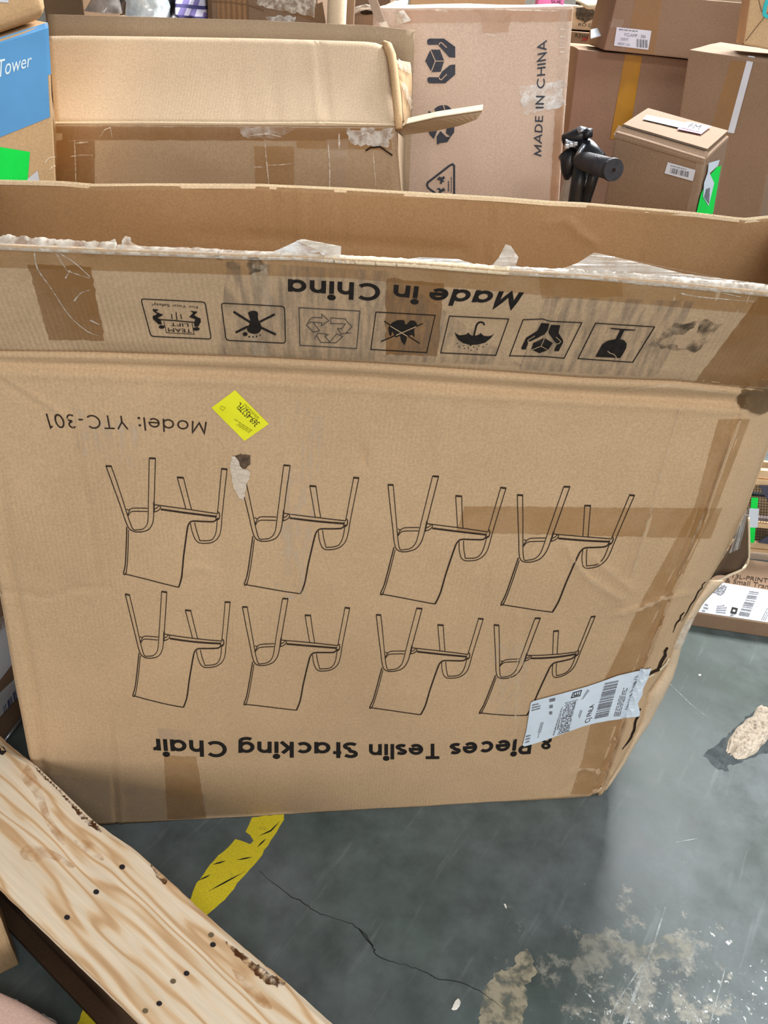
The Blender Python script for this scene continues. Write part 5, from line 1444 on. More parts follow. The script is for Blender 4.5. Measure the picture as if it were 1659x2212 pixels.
# tapes and film on the front panel
decal('packing_tape', SH, [(120, 272), (858, 277), (858, 304), (120, 302)], TAPE_DARK, H, .0012, 50, 4, 1, 1)
decal('packing_tape', SH, [(121, 303), (205, 303), (205, 410), (122, 410)], TAPE_DARK, H, .0010, 8, 10, 1, 2)
decal('packing_tape', SH, [(549, 316), (635, 316), (636, 420), (553, 420)], TAPE, H, .0012, 8, 10, 1, 3)
decal('packing_tape', SH, [(640, 300), (855, 302), (856, 324), (642, 320)], TAPE, H, .0012, 24, 4, 1, 4)
decal('packing_tape', SH, [(704, 300), (752, 300), (752, 430), (710, 430)], TAPE_CLEAR, H, .0016, 6, 10, 1, 5)
decal('plastic_film', SH, [(748, 274), (858, 276), (836, 315), (756, 312)], FILM_W, H, .004, 14, 6, 4, 6)
decal('plastic_film', SH, [(515, 276), (640, 276), (600, 300), (530, 298)], FILM_CLEAR, H, .003, 14, 6, 3, 7)
each_stroke('painted_glint', SH, [(P, (lambda t, w_=w_: w_ * (.4 + .6 * math.sin(math.pi * min(.98, max(.02, t)))))) for P, w_ in (([(573, 300), (577, 350), (582, 400)], 3), ([(578, 356), (606, 355), (632, 352)], 2), ([(550, 360), (569, 360)], 3), ([(709, 300), (713, 360), (712, 430)], 3), ([(733, 288), (733, 320)], 5), ([(163, 302), (166, 395)], 3), ([(155, 337), (180, 334), (203, 334)], 3), ([(806, 322), (812, 400)], 2),
              ([(165, 308), (193, 306)], 4), ([(215, 300), (228, 280), (240, 275), (244, 296)], 2), ([(760, 300), (790, 285), (820, 300)], 4), ([(540, 292), (580, 288), (610, 296)], 3))], GLINT, H, .0050)
s = Shape(); stroke(s, SH, [(790, 325), (800, 318), (822, 316), (835, 326), (848, 335)], 3.5, .0052, step=4); s.build('dark_tear', DARK, H)
s = Shape()
stroke(s, SHF, [(120, 266), (300, 265), (560, 267), (700, 266), (850, 270)], 3.5, .002); s.build('fold_ridge', PAPER_EDGE, H)

# ---- G: printed carton at the upper left with a blue band
Gb, SG, C4, nG_ = carton('printed_cardboard_box', 'tan cardboard box with a blue band reading Tower, upper left', [(-70, 108), (106, 48), (124, 420), (-40, 470)], 1.72, -50, .30, KRAFT_TAN, anchor=1, seed=22, rough=.002)
bd = decal('blue_band', SG, [(-30, 93), (103, 50), (114.5, 250), (-30, 308)], BLUE, Gb, .0015, 20, 20, label='blue printed band')
s = Shape()
fonttext(s, SG, 'Tower', (-8, 168), (-6, 126), (66, 142), (68, 112), off=.0030, cap=.74)
s.build('printed_name', WHITE_INK, bd)
o = decal('green_sticker', SG, [(-20, 314), (64, 328), (58, 400), (-20, 400)], GREEN, Gb, .0018, 6, 6, label='fluorescent green sticker')
o = decal('white_sticker', SG, [(58, 386), (80, 368), (86, 400), (56, 400)], LABEL_B, Gb, .0026, 4, 4)
s = Shape(); stroke(s, SG, smooth_line([(96, 352), (104, 342), (117, 338)], 4), 3, .002); stroke(s, SG, smooth_line([(106, 368), (112, 360), (118, 358)], 4), 3, .002); s.build('dent_crease', PAPER_EDGE, Gb)
# soft sack-like carton lying on it
axd = (C4[1] - C4[0]); Lg = axd.length; axd.normalize(); bk = -nG_; upv = axd.cross(bk).normalized()
bm = bmesh.new(); bmesh.ops.create_cube(bm, size=1)
bmesh.ops.bevel(bm, geom=bm.edges[:], offset=.18, segments=4, affect='EDGES', profile=.5)
bmesh.ops.subdivide_edges(bm, edges=bm.edges[:], cuts=2, use_grid_fill=True)
V = []
for v in bm.verts:
    u = v.co
    p = C4[0] - axd * .02 + axd * ((u.x + .5) * (Lg + .035)) + bk * ((u.y + .5) * .24 - .012) + upv * ((u.z + .5) * .17 + .004)
    p += noise.noise_vector(p * 9) * .006 * min(1, (u.z + .5) * 4)
    V.append(p)
Fs = [[l.index for l in f.verts] for f in bm.faces]; bm.free()
sk = tag(mk('padded_parcel', V, Fs, KRAFT_TAN, smooth=True), 'rounded tan padded parcel lying on the blue banded box', 'parcel')
SKS = Surf(V, Fs); o = decal('white_label', SKS, [(-30, -10), (16, -8), (18, 6), (-30, 2)], LABEL_B, sk, .002, 6, 4)

# ---- cartons of the back row, seen over the open box
BR1, SBR1, CB1, n1 = carton('cardboard_box', 'brown cardboard box wrapped in film behind the pale flap, corrugated side showing', [(452, -60), (688, -50), (684, 90), (454, 80)], 2.75, 0, .35, KRAFT_BROWN, seed=8, upright=True)
fo = decal('corrugated_face', SBR1, [(456, -10), (535, -8), (536, 60), (458, 60)], cardboard('ribbed_board', rgb(150, 116, 84), .08, 'X', .30, fl_scale=60), BR1, .003, 6, 6)
decal('plastic_film', SBR1, [(550, -10), (684, -8), (680, 36), (560, 12)], FILM_EDGE, BR1, .006, 16, 8, 3, 2)
decal('plastic_film', SBR1, [(575, 36), (640, 34), (636, 50), (580, 46)], FILM_W, BR1, .006, 10, 4, 3, 3)
decal('packing_tape', SBR1, [(565, 8), (640, 20), (682, 24), (682, 46), (560, 40)][:4], TAPE_DARK, BR1, .003, 10, 5, 2, 4)
s = Shape(); stroke(s, SBR1, [(535, -8), (536, 50)], 2.2, .005); stroke(s, SBR1, [(458, 2), (500, 5), (536, 10), (560, 18), (570, 22)], 2.5, .005); s.build('fold_seam', KRAFT_DARK, BR1)
# tube of rolled paper and a post
pb = aty(724, 70, 2.56); rr = .027
V, Fs = tube([Vector((pb.x - .006, 2.56, 0)), Vector((pb.x, 2.56, .8)), Vector((pb.x + .004, 2.56, 1.9))], rr, 24)
tag(mk('cardboard_tube', V, Fs, KRAFT_PALE, smooth=True), 'pale upright cardboard tube behind the open box', 'tube')
pb = aty(753, 60, 2.62)
V, Fs = box_from([Vector((pb.x - .013, 2.625, 1.9)), Vector((pb.x + .013, 2.625, 1.9)), Vector((pb.x + .013, 2.625, 0)), Vector((pb.x - .013, 2.625, 0))], Vector((0, .03, 0)), .002)
tag(mk('wooden_post', V, Fs, KRAFT_BROWN), 'thin upright brown post beside the pale cardboard tube', 'post')
# torn flap with dark cut edge left of the tube
p4 = [aty(x, y, 2.55) for x, y in ((681, 10), (696, 4), (703, 48), (681, 52))]
V, Fs = slab([[p4[0], p4[1]], [p4[3] + Vector((0, 0, -1.0 * 0)), p4[2]]], Vector((0, .006, 0)))
V2, F2 = slab([[p4[3], p4[2]], [Vector((p4[3].x, 2.55, 0)), Vector((p4[2].x, 2.55, 0))]], Vector((0, .006, 0)))
tag(mk('cardboard_sheet', *join((V, Fs), (V2, F2)), KRAFT_DARK), 'dark brown upright cardboard sheet left of the pale tube', 'cardboard')
BR2, SBR2, CB2, n2 = carton('cardboard_box', 'brown cardboard box with a torn open top behind the tall pinkish box', [(762, 22), (838, 20), (834, 90), (764, 90)], 2.72, 0, .30, KRAFT_BROWN, seed=9, upright=True)
s = Shape(); fill(s, SBR2, [(778, 24), (806, 20), (808, 30), (790, 32), (780, 30)], .003); s.build('dark_tear', DARK, BR2)
pth = [aty(x, y, 2.70) for x, y in ((762, 25), (772, 20), (790, 15), (806, 18))]
V, Fs = tube(pth, .007, 8); mk('plastic_film', V, Fs, FILM_EDGE, BR2, smooth=True)
for i, P in enumerate(([(812, 26), (832, 16), (850, 8), (880, 4)], [(812, 36), (836, 26), (852, 18)])):
    V, Fs = slab([[aty(x, y, 2.62 + .02 * k) for k, (x, y) in enumerate(P)], [aty(x, y + 7, 2.60 + .02 * k) for k, (x, y) in enumerate(P)]], Vector((0, .05, .006))); mk('torn_flap', V, Fs, KRAFT_PALE, BR2)
# slanting board strip
pa, pb2 = aty(797, -20, 2.24), aty(822, 48, 2.17)
sd_ = Vector((.011, 0, 0))
V, Fs = slab([[pa - sd_, pa + sd_], [pb2 - sd_, pb2 + sd_]], Vector((0, .006, .004)))
mk('upright_strip', V, Fs, KRAFT_BROWN, H)
s_pts = [aty(x, y, 2.16) for x, y in ((818, 50), (834, 46), (842, 62), (838, 74), (826, 62))]
g = [[s_pts[0], s_pts[1]], [s_pts[4], s_pts[2]], [s_pts[4].lerp(s_pts[3], .8), s_pts[3]]]
V, Fs = slab(g, Vector((0, .004, 0))); mk('plastic_film', V, Fs, FILM_EDGE, H)
p_ = [aty(x, y, 2.2) for x, y in ((852, 26), (872, 22), (888, 44), (858, 54))]
V, Fs = slab([[p_[0], p_[0].lerp(p_[1], .5) + Vector((0, -.01, 0)), p_[1]], [p_[3], p_[3].lerp(p_[2], .5) + Vector((0, -.012, 0)), p_[2]]], Vector((0, .003, 0))); mk('plastic_film', V, Fs, FILM_EDGE, Fb)

# film wrapped bundle, black bag and plaid cloth behind the pale flap
SHELFZ = 1.36
BR3, SBR3, CB3, n3 = carton('cardboard_box', 'dark brown cardboard box behind the blue banded box, film bundle beside it', [(84, -60), (172, -55), (170, 120), (90, 120)], 2.95, 0, .35, KRAFT_DARK, seed=10, upright=True)
BR4, SBR4, CB4, n4 = carton('cardboard_box', 'low brown cardboard box carrying the film bundle and the striped cloth', [(170, 40), (418, 50), (416, 160), (174, 160)], 2.58, 0, .40, KRAFT_BROWN, seed=11, upright=True, rough=.001)
zc = min(CB4[0].z, CB4[1].z)
def on_low(px, py, Y): p = aty(px, py, Y); return p
def bag(name, pts, Y, depth, mat, label, cat, seed):
    """crumpled bag standing on the low box: outline widths per level"""
    V = []; Fs = []; n = 28; L = len(pts)
    for k, (xl, xr, y) in enumerate(pts):
        a, b = aty(xl, y, Y), aty(xr, y, Y); c = (a + b) / 2 + Vector((0, depth / 2, 0)); r = (b - a).length / 2
        z = zc + .012 if k == L - 1 else c.z
        for i in range(n):
            an = 2 * math.pi * i / n; f = 1 + .16 * noise.noise(Vector((math.cos(an) * 2, math.sin(an) * 2 + k * .8, seed)))
            V.append(Vector((c.x + math.cos(an) * r * f, c.y + math.sin(an) * depth / 2 * f, z + (.006 * noise.noise(Vector((an * 2, k, seed))) if k < L - 1 else 0))))
    for k in range(L - 1):
        for i in range(n): Fs.append((k * n + i, (k + 1) * n + i, (k + 1) * n + (i + 1) % n, k * n + (i + 1) % n))
    Fs.append(tuple(range(n))[::-1]); Fs.append(tuple((L - 1) * n + i for i in range(n)))
    return tag(mk(name, V, [f[::-1] for f in Fs], mat, smooth=True), label, cat)
FILM_BAG = film('crumpled_clear_bag', rgb(228, 238, 242), .45, .95, .12, 34, spec=.9)
FILM_BAG2 = film('crumpled_grey_bag', rgb(170, 164, 160), .45, .85, .2, 24, spec=.8)
bag('plastic_bag', [(262, 330, -40), (250, 345, -10), (262, 352, 10), (258, 356, 36)], 2.66, .12, FILM_BAG, 'crumpled clear plastic bag with white highlights behind the pale flap', 'bag', 1)
bag('plastic_bag', [(196, 236, -20), (186, 246, 6), (172, 250, 26), (172, 250, 40)], 2.70, .10, FILM_BAG2, 'greyish film wrapped bundle left of the clear plastic bag', 'bag', 2)
bag('black_bag', [(348, 376, -40), (348, 380, -8), (354, 372, 20), (352, 376, 36)], 2.76, .07, BLACK, 'black bag between the clear plastic bag and the striped cloth', 'bag', 3)
bag('black_bag', [(243, 268, -30), (243, 264, 0), (246, 256, 14), (246, 256, 34)], 2.80, .06, BLACK, 'small black bag seen through the clear plastic bag', 'bag', 4)
# folded cloth with stripes
g = []
for j in range(9):
    row = []
    for i in range(17):
        u, v = i / 16, j / 8
        x = 378 + (440 - 378) * u; p = aty(x, 34 - 40 * (1 - v) + 14 * v * u, 2.66 + .10 * (1 - v))
        row.append(p + Vector((0, 0, .006 * math.sin(u * 9 + v * 3))))
    g.append(row)
for r_i, rr_ in enumerate(g):
    for p in rr_: p.z = max(p.z, zc + .014)
V, Fs = slab(g, Vector((0, .05, -.004)))
def plaid_mat():
    m, nt, b = new_mat('plaid_cloth')
    co = N(nt, 'ShaderNodeTexCoord').outputs['Object']
    w1 = N(nt, 'ShaderNodeTexWave', wave_type='BANDS', bands_direction='X'); w1.inputs['Scale'].default_value = 9; nt.links.new(co, w1.inputs['Vector'])
    w2 = N(nt, 'ShaderNodeTexWave', wave_type='BANDS', bands_direction='Z'); w2.inputs['Scale'].default_value = 12; nt.links.new(co, w2.inputs['Vector'])
    c = mixc(nt, ramp(nt, w1.outputs['Fac'], .5, (0, 0, 0, 1), .55, (1, 1, 1, 1)).outputs[0], rgb(196, 192, 210), rgb(112, 100, 156))
    c = mixc(nt, ramp(nt, w2.outputs['Fac'], .72, (0, 0, 0, 1), .76, (1, 1, 1, 1)).outputs[0], c, rgb(58, 52, 104))
    nt.links.new(c, b.inputs['Base Color']); b.inputs['Roughness'].default_value = .9
    return m
tag(mk('striped_cloth', V, Fs, plaid_mat(), smooth=True), 'folded purple and white striped cloth behind the pale flap', 'cloth')

# shelf goods between the pinkish box and the yellow-taped box
RK, SRK, CRK_, nrk = carton('cardboard_box', 'tan printed cardboard box far back with a torn hole and a yellow tag', [(1215, 14), (1345, 24), (1330, 74), (1210, 66)], 3.95, 0, .4, KRAFT_PALE, ground=False, seed=12, rough=.002)
RK2, SRK2, CRK2, nrk2 = carton('cardboard_box', 'brown cardboard box far back with dark and red print, under the torn tan one', [(1205, 66), (1345, 76), (1310, 460), (1190, 460)], 3.9, 0, .5, KRAFT_BROWN, seed=13, upright=True, rough=.002)
s = Shape(); fill(s, SRK, jagpoly([(1243, 20), (1252, 10), (1262, 22), (1290, 26), (1298, 32), (1282, 42), (1262, 52), (1246, 46)], 2, 5, 5), .004); s.build('torn_hole', plain('torn_hole_dark', rgb(92, 82, 70), .9, .1, var=.4, scale=90), RK)
decal('yellow_tag', SRK, [(1294, 52), (1311, 54), (1309, 66), (1292, 64)], YELLOW, RK, .006, 2, 2)
s = Shape(); fonttext(s, SRK, 'RO D', (1248, 60), (1249, 53), (1278, 63), (1279, 55), off=.006); s.build('printed_lettering', INK, RK)
g = [[aty(1244 + 78 * i / 8, 2 + 5 * (i / 8) + 1.5 * math.sin(i * 1.3), 3.84) for i in range(9)], [aty(1268 + 66 * i / 8, 20 + 4 * (i / 8) + 1.5 * math.sin(i * 2.1), 3.72) for i in range(9)]]
V, Fs = slab(g, Vector((0, .02, -.006))); mk('torn_flap', V, Fs, PAPER_EDGE, RK, smooth=True)
s = Shape(); fonttext(s, SRK2, 'R2WF', (1242, 80), (1243, 71), (1272, 84), (1273, 75), off=.006); fill(s, SRK2, [(1228, 180), (1234, 178), (1232, 196), (1226, 196)], .006); s.build('printed_lettering', INK, RK2)
s = Shape(); fill(s, SRK2, [(1229, 124), (1248, 126), (1244, 156), (1226, 154)], .006); fill(s, SRK2, [(1258, 82), (1276, 78), (1272, 86), (1258, 88)], .006); s.build('red_print', RED, RK2)
rest(RK, RK2)
rest(B, A)
lt = Surf(plane=(Vector((0, 0, CA[0].z + .001)), Vector((0, 0, 1))))
# paper scraps on box A's top
g = [[aty(1276 + 11 * i, 84 - 9 * j - 3 * i, 3.20 + .05 * j) for i in range(3)] for j in range(3)]
for r_ in g:
    for p in r_: p.z = max(CA[0].z + .004, p.z)
V, Fs = slab(g, Vector((0, .002, .003))); tag(mk('paper_sheet', V, Fs, LABEL), 'crumpled white paper on top of the yellow-taped box', 'paper')

# pink and green packets far back above the pinkish box
for i, (x0_, x1_, m_, lab) in enumerate(((1168, 1228, PINK, 'pink printed packet far behind the tall pinkish box'), (1075, 1110, GREEN, 'green packet far behind the tall pinkish box'))):
    pass
pk, SPK, CPK, npk = carton('printed_packet', 'pink printed packet far behind the tall pinkish box', [(1168, -30), (1224, -26), (1222, 30), (1166, 30)], 2.72, 0, .08, PINK, seed=14, upright=True, rough=.001)
s = Shape(); fonttext(s, SPK, 'SUE', (1190, 7), (1190, 0), (1212, 8), (1212, 1), off=.004); s.build('printed_lettering', INK, pk)
BR5, SBR5, CB5, n5 = carton('cardboard_box', 'tan cardboard box peeking above the tall pinkish box', [(890, -50), (1140, -30), (1136, 40), (888, 30)], 3.25, 0, .4, KRAFT_TAN, seed=15, upright=True)
BR6, SBR6, CB6, n6 = carton('cardboard_box', 'tall brown cardboard box filling the row behind the cardboard tube', [(560, -120), (850, -100), (846, 90), (564, 80)], 3.45, 0, .5, KRAFT_BROWN, seed=16, upright=True)
BR7, SBR7, CB7, n7 = carton('cardboard_box', 'brown cardboard box behind the plastic bags in the back row', [(160, -120), (480, -110), (476, 90), (164, 80)], 3.5, 0, .5, KRAFT_DARK, seed=17, upright=True)
BR8, SBR8, CB8, n8 = carton('cardboard_box', 'brown cardboard box behind the wide labelled box at the upper right', [(1300, -140), (1640, -100), (1630, 120), (1290, 90)], 5.6, 0, .5, KRAFT_BROWN, seed=18, upright=True)

# ---- J: black handlebar with grip, standing between the boxes
hb = root('handlebar', Vector((.385, 1.98, 0)), 'black handlebar with a rubber grip standing between the pinkish box and the small box', 'handlebar')
def hq(x, y, Y): return aty(x, y, Y)
V, Fs = tube([hq(1248, 342, 2.02), hq(1262, 348, 1.98), hq(1285, 355, 1.93), hq(1322, 366, 1.86)], [.020, .021, .022, .023], 20); mk('grip', V, Fs, RUBBER, hb, smooth=True)
e0, e1 = hq(1322, 366, 1.86), hq(1326, 367, 1.852)
V, Fs = tube([e0, e1], [.0245, .0235], 20); cap_ = mk('grip_end', V, Fs, RUBBER, hb, smooth=False)
V, Fs = tube([e1, e1 + (e1 - e0).normalized() * .0012], .004, 10); mk('end_hole', V, Fs, DARK, cap_)
for k in range(5):
    a = hq(1268, 342, 1.955).lerp(hq(1292, 348, 1.90), k / 4) + Vector((0, -.004, .006))
    V, Fs = box_from([a + Vector((-.004, 0, .003)), a + Vector((.004, 0, .003)), a + Vector((.004, -.002, -.002)), a + Vector((-.004, -.002, -.002))], Vector((0, .01, 0)), .001); mk('grip_rib', V, Fs, RUBBER, hb)
V, Fs = tube([hq(1218, 302, 2.04), hq(1236, 297, 2.03), hq(1256, 291, 2.02), hq(1270, 289, 2.02)], [.013, .015, .02, .013], 14); mk('brake_lever', V, Fs, BLACK, hb, smooth=True)
V, Fs = tube([hq(1262, 289, 2.0), hq(1279, 287, 2.0)], [.012, .010], 12); mk('lever_clamp', V, Fs, BLACK, hb, smooth=True)
V, Fs = tube([hq(1248, 284, 2.0), hq(1266, 279, 2.0)], [.006, .005], 10); mk('lever_clamp', V, Fs, STEEL, hb, smooth=True)
V, Fs = tube([hq(1244, 305, 2.04), hq(1272, 325, 2.0), hq(1300, 340, 1.95)], [.02, .022, .010], 14); mk('bracket', V, Fs, BLACK, hb, smooth=True)
V, Fs = box_from([hq(1222, 301, 2.01), hq(1262, 312, 2.01), hq(1252, 322, 2.01), hq(1222, 316, 2.01)], Vector((0, .02, 0)), .003); mk('display', V, Fs, STEEL, hb)
V, Fs = tube([hq(1262, 312, 1.99), hq(1252, 328, 1.985), hq(1245, 342, 1.99)], .006, 10); mk('cable', V, Fs, STEEL, hb, smooth=True)
for k in range(3):
    a = hq(1226 + 9 * k, 318 - 3 * k, 1.995)
    V, Fs = box_from([a + Vector((-.006, 0, .005)), a + Vector((.004, 0, .006)), a + Vector((.005, 0, -.003)), a + Vector((-.005, 0, -.004))], Vector((0, .012, 0)), .0015); mk('button', V, Fs, STEEL, hb)
V, Fs = tube([hq(1224, 330, 2.04), hq(1232, 345, 2.03), hq(1226, 372, 2.03), hq(1224, 388, 2.03)], [.022, .024, .016, .006], 14); mk('twist_throttle', V, Fs, BLACK, hb, smooth=True)
pj = hq(1258, 350, 2.0)
V, Fs = tube([pj, hq(1250, 400, 2.0), hq(1245, 440, 2.0), Vector((.385, 2.0, .0))], [.020, .020, .021, .022], 14); mk('stem', V, Fs, BLACK, hb, smooth=True)
V, Fs = tube([hq(1288, 362, 1.97), hq(1276, 400, 1.98), hq(1266, 430, 1.99), hq(1262, 470, 2.0)], .013, 12); mk('fork_tube', V, Fs, BLACK, hb, smooth=True)
V, Fs = tube([hq(1270, 385, 1.98), hq(1266, 410, 1.985)], .006, 8); mk('cable', V, Fs, STEEL, hb, smooth=True)
# pale sleeve of padding behind it
sl, SSL, CSL, nsl = carton('foam_sheet', 'pale grey foam padding standing beside the black handlebar', [(1226, 380), (1246, 382), (1240, 460), (1208, 460)], 2.14, 0, .05, plain('grey_foam', rgb(196, 186, 176), .9, .1), seed=20, cat='packing', rough=.002)

# ---- K: flat printed carton on the floor at the right
zK = .055
kq = [fl(1470, 1318, zK), fl(1700, 1353, zK)]
ax = (kq[1] - kq[0]); ax.z = 0; ax.normalize(); kb = Vector((-ax.y, ax.x, 0))
c0 = fl(1507, 1324, zK) - ax * .12; c1 = c0 + ax * .62
V, Fs = box_from([Vector((c0.x, c0.y, zK)), Vector((c1.x, c1.y, zK)), Vector((c1.x, c1.y, 0)), Vector((c0.x, c0.y, 0))], kb * .34, .004); V, Fs = subdiv(V, Fs, 3)
K = tag(mk('flat_cardboard_box', V, Fs, KRAFT_BROWN), 'flat printed cardboard box on the floor at the right with a large shipping label', 'box'); SK = Surf(V, Fs)
lk = decal('shipping_label', SK, [(1540, 1256), (1700, 1282), (1690, 1350), (1505, 1322)], plain('greyish_label', rgb(186, 191, 200), .5, .3, var=.04), K, .0015, 12, 8, label='white shipping label')
zk = zf(1480, 1000, .18081)
s = Shape()
bars(s, SK, zk([(765, 1535), (880, 1550), (755, 1850), (630, 1830)]), 16, .0028, 5); s.build('bar_code', INK_GREY, lk)
s = Shape()
r_ = random.Random(8); Q = zk([(375, 1455), (505, 1470), (450, 1595), (300, 1565)])
for i in range(14):
    for j in range(10):
        if r_.random() < .6:
            u, v = i / 14, j / 10; patch(s, SK, (quadpt(Q, u, v), quadpt(Q, u + .068, v), quadpt(Q, u + .068, v + .09), quadpt(Q, u, v + .09)), .0028, 1, 1)
s.build('speckled_print', INK_GREY, lk)
for q_, r_, sd in (([(240, 1680), (300, 1700), (250, 1800), (190, 1790)], 3, 3), ([(380, 1710), (520, 1690), (480, 1815), (360, 1800)], 4, 4), ([(900, 1880), (990, 1700), (1050, 1720), (960, 1890)], 3, 5)):
    s = Shape(); textlines(s, SK, zk(q_), r_, .0028, sd); s.build('small_print', INK_GREY, lk)
s = Shape(); stroke(s, SK, zk([(565, 1740), (615, 1752), (600, 1800), (548, 1790)]), 4, .0028, closed=True, step=4)
fonttext(s, SK, '93', *zk([(575, 1842), (530, 1835), (590, 1812), (545, 1805)]), off=.0028); s.build('label_lettering', INK, lk)
s = Shape()
fonttext(s, SK, '13L-PRINTER', *zk([(560, 1375), (575, 1330), (1090, 1450), (1100, 1395)]), off=.0015)
fonttext(s, SK, '& Small Trampoline', *zk([(475, 1425), (490, 1375), (1270, 1550), (1280, 1490)]), off=.0015)
s.build('printed_name', INK_THIN, K)

# ---- L: wooden crate with wire mesh standing behind the flat carton
cr_ = root('wooden_crate', Vector((1.45, 2.28, 0)), 'pale wooden slatted crate with wire mesh at the right edge behind the flat box', 'crate')
YL = 2.27
def slat(y0_, y1_, mat=WOODPALE, x0_=1560, x1_=1900, name='slat', dy=0):
    a, b, c, d = (aty(x0_, y0_ - 8, YL + dy), aty(x1_, y0_ + 24, YL + dy), aty(x1_, y1_ + 24, YL + dy), aty(x0_, y1_ - 8, YL + dy))
    V, Fs = box_from([a, b, c, d], Vector((0, .018, 0)), .002); return mk(name, V, Fs, mat, cr_)
for a, b in ((1016, 1032), (1036, 1048), (1131, 1141), (1174, 1186), (1188, 1194)): slat(a, b)
slat(1068, 1074, BLACK, name='mesh_bar', dy=-.004); slat(1119, 1126, plain('mesh_bar_grey', rgb(110, 98, 96), .7), name='mesh_bar', dy=-.004)
slat(1196, 1240, cardboard('film_wrapped_base', rgb(222, 200, 176), .08), name='base_board', dy=-.01)
sp = Shape()
LP = Surf(plane=(Vector((0, YL + .008, 0)), Vector((0, 1, 0))))
for k in range(26): 
    x = 1610 + k * 6; stroke(sp, LP, [(x, 1050), (x - 6, 1190)], 1.2, .001, step=60)
for k in range(22):
    y = 1052 + k * 6; stroke(sp, LP, [(1600, y - 4), (1760, y + 10)], 1.2, .001, step=60)
sp.build('wire_mesh', WIRE, cr_)
bkp = [aty(1560, 990, YL + .12), aty(1900, 1020, YL + .12), aty(1900, 1240, YL + .12), aty(1560, 1210, YL + .12)]
V, Fs = box_from(bkp, Vector((0, .012, 0)), 0); mk('back_board', V, Fs, cardboard('crate_back', rgb(196, 172, 138), .08), cr_)
for tri in ([(1640, 1050), (1690, 1052), (1690, 1110), (1660, 1085)], [(1638, 1172), (1690, 1140), (1690, 1180)]):
    P = [aty(x, y, YL - .012) for x, y in tri]; n = len(P)
    V = P + [p + Vector((0, .006, 0)) for p in P]; Fs = [tuple(range(n)), tuple(range(n, 2 * n))[::-1]] + [(i, n + i, n + (i + 1) % n, (i + 1) % n) for i in range(n)]
    mk('cloth_cover', V, Fs, plain('grey_cloth', rgb(82, 84, 98), .9, .1), cr_)
p0_ = fl(1640, 1262, 0)
for xx in (1600, 1880):
    a = aty(xx, 1010, YL + .03); V, Fs = box_from([Vector((a.x - .015, YL + .02, a.z)), Vector((a.x + .015, YL + .02, a.z)), Vector((a.x + .015, YL + .02, 0)), Vector((a.x - .015, YL + .02, 0))], Vector((0, .03, 0)), .002); mk('corner_post', V, Fs, WOODPALE, cr_)
for y0_, y1_, m_, nm in ((1075, 1098, GREEN, 'green_sticker'), (1098, 1139, LABEL, 'white_sticker'), (1139, 1172, GREEN, 'green_sticker')):
    w0 = 9 if m_ is GREEN else 13
    x_ = 1629 - (y0_ - 1075) * .09; x2 = 1629 - (y1_ - 1075) * .09
    V, Fs = box_from([aty(x_ - w0 * .6, y0_, YL - .016), aty(x_ + w0, y0_ + 1, YL - .016), aty(x2 + w0, y1_ + 1, YL - .016), aty(x2 - w0 * .6, y1_, YL - .016)], Vector((0, .001, 0)), 0); mk(nm, V, Fs, m_, cr_)

# ---- M: carton at the left edge with labels, standing beside the big box
a_, b_ = fl(-12, 1630), fl(58, 1532)
dm = (b_ - a_).normalized(); nm_ = Vector((dm.y, -dm.x, 0))
a0_ = a_ - dm * .02; b0_ = b_ + dm * .03
hM = .62
V, Fs = box_from([a0_ + Vector((0, 0, hM)), b0_ + Vector((0, 0, hM)), b0_, a0_], -nm_ * .3, .004); V, Fs = subdiv(V, Fs, 4)
Mb = tag(mk('cardboard_box', V, Fs, KRAFT_BROWN), 'brown cardboard box with white labels at the left edge beside the big box', 'box'); SM = Surf(V, Fs)
zM = zf(0, 1200, .22599)
o = decal('white_label', SM, zM([(-60, 760), (90, 640), (130, 1010), (-60, 1260)]), LABEL_B, Mb, .002, 8, 8, label='white label under film')
o = decal('film_band', SM, zM([(-60, 640), (80, 520), (90, 640), (-60, 780)]), FILM_W, Mb, .0035, 8, 6, 2, 4)
o = decal('bar_code_label', SM, zM([(-60, 1360), (150, 1160), (185, 1330), (-60, 1600)]), LABEL_B, Mb, .002, 8, 6, label='white label with blue bar code')
s = Shape(); bars(s, SM, zM([(20, 1440), (30, 1510), (175, 1330), (160, 1250)]), 8, .0035, 4); s.build('bar_code', plain('blue_bar_ink', rgb(70, 76, 120), .7), o)
V, Fs = tube([fl(6, 1606, .012), fl(54, 1542, .012)], .005, 10); tag(mk('metal_rod', V, Fs, STEEL, smooth=True), 'thin shiny metal rod on the floor at the foot of the left-edge box', 'rod')

# ---- the wooden pallet in the lower left corner
zb = .228
pal = root('wooden_pallet', Vector((-.45, .74, 0)), 'pale pine pallet board with screw holes and bark edges in the lower left corner', 'pallet')
U1 = [(-24, 1565), (25, 1606), (76, 1651), (140, 1712), (203, 1771), (287, 1830), (360, 1896), (422, 1952), (527, 2045), (612, 2113), (700, 2193), (860, 2340)]
ub = [fl(x, y, zb) for x, y in U1]
l0, l1 = fl(0, 1914, zb), fl(304, 2206, zb)
ld = (l1 - l0).normalized()
thk = .020
g0 = []; g1 = []
ax_ = (ub[-1] - ub[0]).normalized()
nseg = 90
ulen = (ub[-1] - ub[0]).length
def upper(t):
    L = ulen * t
    pts = [((p - ub[0]).dot(ax_), p) for p in ub]
    for (a, p), (b, q) in zip(pts, pts[1:]):
        if a <= L <= b: return p.lerp(q, (L - a) / (b - a))
    return ub[-1].copy()
perp = Vector((-ax_.y, ax_.x, 0)); 
if perp.x > 0: perp = -perp
rows = []
